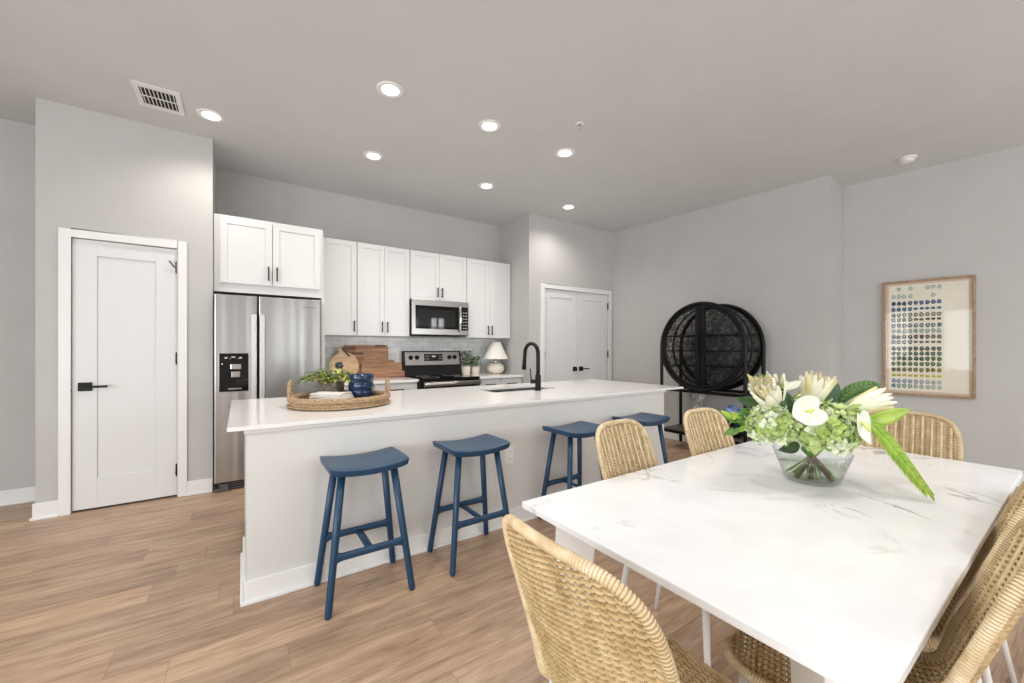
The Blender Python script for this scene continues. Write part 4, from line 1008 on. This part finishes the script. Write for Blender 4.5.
# ================================================================== vase and flowers on the dining table
V0 = Vector((2.048, .683, .736)); VC = Vector((-.013, .009, 0)); RV = Vector((.826, -.563, 0)); FV = Vector((.563, .826, 0)); UP = Vector((0, 0, 1))
def FP(l, z, d=0): return V0+RV*l+FV*d+UP*(z-.736)
def thin(name, tint, gloss, rough=.0):
    m = bpy.data.materials.new(name); m.use_nodes = True; nt = m.node_tree; nt.nodes.remove(nt.nodes['Principled BSDF'])
    a = nt.nodes.new('ShaderNodeBsdfTransparent'); a.inputs[0].default_value = (*tint, 1); g = nt.nodes.new('ShaderNodeBsdfGlossy'); g.inputs['Roughness'].default_value = rough
    lw = nt.nodes.new('ShaderNodeLayerWeight'); lw.inputs[0].default_value = .5; pw = nt.nodes.new('ShaderNodeMath'); pw.operation = 'POWER'; pw.inputs[1].default_value = 4
    ml = nt.nodes.new('ShaderNodeMath'); ml.operation = 'MULTIPLY_ADD'; ml.inputs[1].default_value = gloss*3; ml.inputs[2].default_value = .02; x = nt.nodes.new('ShaderNodeMixShader')
    nt.links.new(lw.outputs['Facing'], pw.inputs[0]); nt.links.new(pw.outputs[0], ml.inputs[0]); nt.links.new(ml.outputs[0], x.inputs[0])
    nt.links.new(a.outputs[0], x.inputs[1]); nt.links.new(g.outputs[0], x.inputs[2]); nt.links.new(x.outputs[0], nt.nodes['Material Output'].inputs[0]); return m
GLASS = thin('clear_glass', (.955, .965, .96), .26)
WATER = thin('water', (.90, .94, .88), .20)
t = thing('glass_vase', 'clear flared glass vase half full of water on the marble table', 'vase', (V0.x+VC.x, V0.y+VC.y, V0.z)); t.scale = (.93, .93, 1)
mb = MB(); mb.lathe([(.001, .0005), (.098, .0005), (.107, .006), (.116, .03), (.152, .128), (.149, .129), (.113, .031), (.104, .012), (.001, .010)], GLASS, seg=56, cap=False); recalc(mb.build('bowl', t))
mb = MB(); mb.lathe([(.001, .0105), (.103, .0125), (.1125, .032), (.1265, .070), (.001, .070)], WATER, seg=48, cap=False); recalc(mb.build('water', t))
def stem_to(p, k, m=STEM, r=.0045):
    p = Vector(p)-V0-VC; a = k*2.4; neck = Vector((.030*cos(a), .030*sin(a), .135)); foot = Vector((-(.06+.03*(k % 2))*cos(a+.3), -(.06+.03*(k % 2))*sin(a+.3), .020))
    mb = MB(); n = 14; P = [p, p*.55+neck*.45+Vector((0, 0, .02)), neck, foot]; pts = []
    for i in range(n+1):
        u = i/n
        if u < .5: q = u*2; pts.append(P[0]*(1-q)**2+P[1]*2*q*(1-q)+P[2]*q*q)
        else: q = (u-.5)*2; pts.append(P[2]*(1-q)+P[3]*q)
    mb.tube([V0+VC+x for x in pts], r, m, 7); return mb
def flower(name, label, cat, p, k, sm=STEM, sr=.0045, group='flowers in the glass vase'):
    t = thing(name, label, cat, (0, 0, 0), 0, group); stem_to(p, k, sm, sr).build('stem', t); return t
random.seed(21)
p = FP(-.240, .990, -.08); t = flower('hydrangea', 'pale green hydrangea head hanging over the left side of the glass vase', 'flower', p, 0, STB, .0085)
mb = MB(); blossom_ball(mb, p, 0.081, [HG2, HG1, HG2, HG3], 210, .026); mb.build('blossom', t)
p = FP(-.052, .980, -.12); t = flower('hydrangea', 'lime green hydrangea head at the front of the glass vase', 'flower', p, 1, STEM, .012)
mb = MB(); blossom_ball(mb, p, .100, [HG1, HG1, HG2, HG3], 240, .028); mb.build('blossom', t)
p = FP(.047, 1.02, .08); t = flower('hydrangea', 'green hydrangea head at the back of the bouquet, mostly hidden', 'flower', p, 2, STEM, .009)
mb = MB(); blossom_ball(mb, p, .085, [HG1, HG3, HG2], 130, .027); mb.build('blossom', t)
def protea(label, base, d, L_, R_, k, open_=.45):
    base = Vector(base); d = Vector(d).normalized(); t = flower('protea', label, 'flower', base, k, STEM if k == 4 else STB, .009)
    mb = MB(); s1 = d.orthogonal().normalized(); s2 = d.cross(s1)
    for ring, (rr, LL, op, n) in enumerate(((R_*.95, L_, open_, 13), (R_*.8, L_*.97, open_*.7, 12), (R_*.55, L_*.9, open_*.4, 10))):
        for i in range(n):
            a = 2*pi*(i+.5*ring)/n+random.uniform(-.1, .1); rad = s1*cos(a)+s2*sin(a); dd = d+rad*(op+random.uniform(-.08, .08))
            vs, fs = petalverts(LL*random.uniform(.88, 1.05), L_*.24, .5, .12, 6); mb.add(vs, fs, PRO if random.random() < .75 else PRY, True, frame(base+rad*rr*.28, dd, -rad))
    mb.build('petals', t)
    mb = MB()
    for i in range(46):
        a = random.uniform(0, 2*pi); q = sqrt(random.random())*R_*.75; rad = s1*cos(a)+s2*sin(a); e = base+rad*q+d*L_*random.uniform(.8, .98)
        mb.tube([base+rad*q*.4, e], [.0022, .0013], PRY, 4); mb.sphere(e, .003, PRT, 5, 4)
    mb.build('core', t)
    mb = MB()
    for i in range(9):
        a = 2*pi*i/9; rad = s1*cos(a)+s2*sin(a); vs, fs = petalverts(L_*.45, L_*.24, .5, .2, 4); mb.add(vs, fs, HG3, True, frame(base-d*.01+rad*R_*.15, d+rad*.55, -rad))
    mb.build('bracts', t); return t
protea('cream protea bloom leaning out at the upper left of the bouquet', FP(-.200, 1.042, -.05), RV*-.55+UP*.75+FV*-.35, .175, .060, 3, .50)
protea('cream protea bloom standing upright at the top centre of the bouquet', FP(-.058, 1.054, -.05), RV*.10+UP*1+FV*-.25, .150, .066, 4, .48)
protea('cream protea bloom pointing right in the bouquet', FP(.091, 1.050, -.05), RV*.85+UP*.33+FV*-.15, .160, .050, 5, .36)
def anthurium(label, c, nrm, tipd, R_, k, sx=1.0, fold=0):
    c = Vector(c); nrm = Vector(nrm).normalized(); t = flower('anthurium', label, 'flower', c-nrm*.01, k, STEM, .0035)
    tipd = Vector(tipd); tipd = (tipd-nrm*tipd.dot(nrm)).normalized(); sd = nrm.cross(tipd); mb = MB(); nr, na = 6, 36; vs = [tuple(c)]
    for i in range(1, nr+1):
        for j in range(na):
            a = 2*pi*j/na; th = a  # heart: notch at a=pi, point at 0
            r = R_*(1-.42*math.exp(-((abs(abs(a-pi))/.42)**2))+.20*math.exp(-((min(a, 2*pi-a)/.35)**2)))*i/nr
            x = r*cos(a); y = r*sin(a)*sx; zz = .10*R_*(r/R_)**2+fold*abs(y)*.8+.05*R_*cos(3*a)*(i/nr)
            vs.append(tuple(c+tipd*x+sd*y+nrm*zz))
    fs = [(0, 1+j, 1+(j+1) % na) for j in range(na)]+[(1+i*na+j, 1+(i+1)*na+j, 1+(i+1)*na+(j+1) % na, 1+i*na+(j+1) % na) for i in range(nr-1) for j in range(na)]
    mb.add(vs, fs, ANW, True); mb.build('spathe', t, solid=.0015)
    mb = MB(); b0 = c-tipd*R_*.15+nrm*.004; mb.tube([b0, b0+(nrm*.5+tipd*.9)*R_*.3, b0+(nrm*.62+tipd*1.6)*R_*.36], [.006, .0065, .003], ANS, 8); mb.build('spadix', t)
    return t
anthurium('large white heart-shaped anthurium facing forward at the centre of the bouquet', FP(-.172, 1.065, -.20), -FV+UP*.35, RV*-1-UP*.30, .068, 6, .85)
anthurium('white anthurium hanging down on the right side of the bouquet', FP(.006, 1.018, -.225), -FV+RV*.30+UP*.1, RV*.22-UP, .064, 7, .58)
anthurium('pale anthurium seen edge-on at the upper left of the bouquet', FP(-.207, 1.131, -.10), UP*.9-FV*.10+RV*-.35, RV*.9+UP*.45, .068, 8, .7, .25)
def frond(label, pts, leaf, m1, m2, k, n=44, side=1.0, w=.012, lead=1):
    P = [Vector(p) for p in pts]; N_ = 24; C_ = []
    for i in range(N_+1):
        u = i/N_; C_.append(P[0]*(1-u)**3+P[1]*3*u*(1-u)**2+P[2]*3*u*u*(1-u)+P[3]*u**3)
    t = flower('cycad_frond', label, 'leaf', C_[0], k, STEM, .003)
    mb = MB(); mb.tube(C_, [.0032-.002*i/N_ for i in range(N_+1)], m1, 6); mb.build('midrib', t)
    mb = MB()
    for i in range(n):
        u = .10+.90*i/(n-1); q = u*N_; a = int(min(q, N_-1)); f_ = q-a; p_ = C_[a].lerp(C_[a+1], f_); tn = (C_[min(a+1, N_)]-C_[a]).normalized()
        sd = tn.cross(-FV+UP*.45).normalized(); L_ = leaf*(sin(pi*min(1, u*.75+.18))**.6)
        for s in (-1, 1):
            if u > .97 and s > 0: s = .3
            leafmesh(mb, p_, tn*.95+sd*s*side+UP*.10, -FV+UP*.45, L_*(1 if s*lead > 0 else .6), w, m2 if i % 3 else m1, -.10, .3, 4)
    mb.build('leaflets', t); return t
frond('long bright green cycad frond arching down to the table at the right', [FP(.08, 1.03, -.05), FP(.16, 1.05, -.10), FP(.17, .90, -.19), FP(.228, .772, -.253)], .078, LGM, LGY, 9, 40, .62, .0125, 1)
frond('short dark green cycad frond at the upper right of the bouquet', [FP(.06, 1.04, .0), FP(.12, 1.11, .0), FP(.18, 1.15, .0), FP(.262, 1.15, .0)], .065, LGD, LG, 10, 30, .75, .009, 1)
def bigleaf(label, base, d, L_, w, m, k, curl=-.2, roll=0, up=UP):
    t = flower('foliage_leaf', label, 'leaf', base, k, STEM, .0028); mb = MB(); leafmesh(mb, base, d, up, L_, w, m, curl, .30, 12, roll); mb.build('blade', t, solid=.0012); return t
bigleaf('broad bright green leaf pointing right out of the bouquet', FP(.125, 1.000, -.08), RV*1+UP*.20, .240, .065, LGY, 11, -.12, radians(48), -FV*.7+UP*.7)
bigleaf('dark green leaf at the left edge behind the pale hydrangea', FP(-.203, 1.038, 0), RV*-1+UP*.45, .14, .06, LGD, 12, -.2, radians(-20), -FV+UP)
bigleaf('dark green leaf between the two left blooms', FP(-.178, 1.035, -.10), RV*-.3+UP*.7-FV*.2, .12, .06, LGD, 13, -.2, 0, -FV)
bigleaf('dark green leaf curling below the large white anthurium', FP(-.175, 1.05, -.12), RV*-.5-UP*.9, .13, .055, LGD, 14, -.2, 0, -FV)
bigleaf('dark green leaf hanging inside the rim of the glass vase', FP(-.109, .905, -.06), RV*-.8-UP*.3, .085, .05, LGD, 15, -.2, 0, -FV)
bigleaf('dark green leaf behind the upright protea', FP(.02, 1.06, -.03), RV*.5+UP*.6, .12, .06, LGD, 16, -.2, 0, -FV)
bigleaf('dark green leaf at the top left behind the leaning protea', FP(-.13, 1.07, .02), RV*-.5+UP*.75, .15, .055, LG, 17, -.2, 0, -FV)
t = flower('leafy_sprig', 'leafy green sprig reaching out left of the pale hydrangea', 'leaf', FP(-.16, .98, .03), 18, STEM, .003); mb = MB()
for k in range(16):
    a = k/16; b0 = FP(-.24-.11*a, .985+.03*sin(k*1.7), .03); leafmesh(mb, b0, RV*-.8+UP*(.7 if k % 2 else -.95)*random.uniform(.5, 1), -FV+UP*.3, random.uniform(.04, .06), .024, LG if k % 3 else LGY, -.2, .3, 6)
mb.tube([FP(-.16, .98, .03), FP(-.25, .985, .03), FP(-.35, .98, .03)], .003, STEM, 5); mb.build('leaves', t)
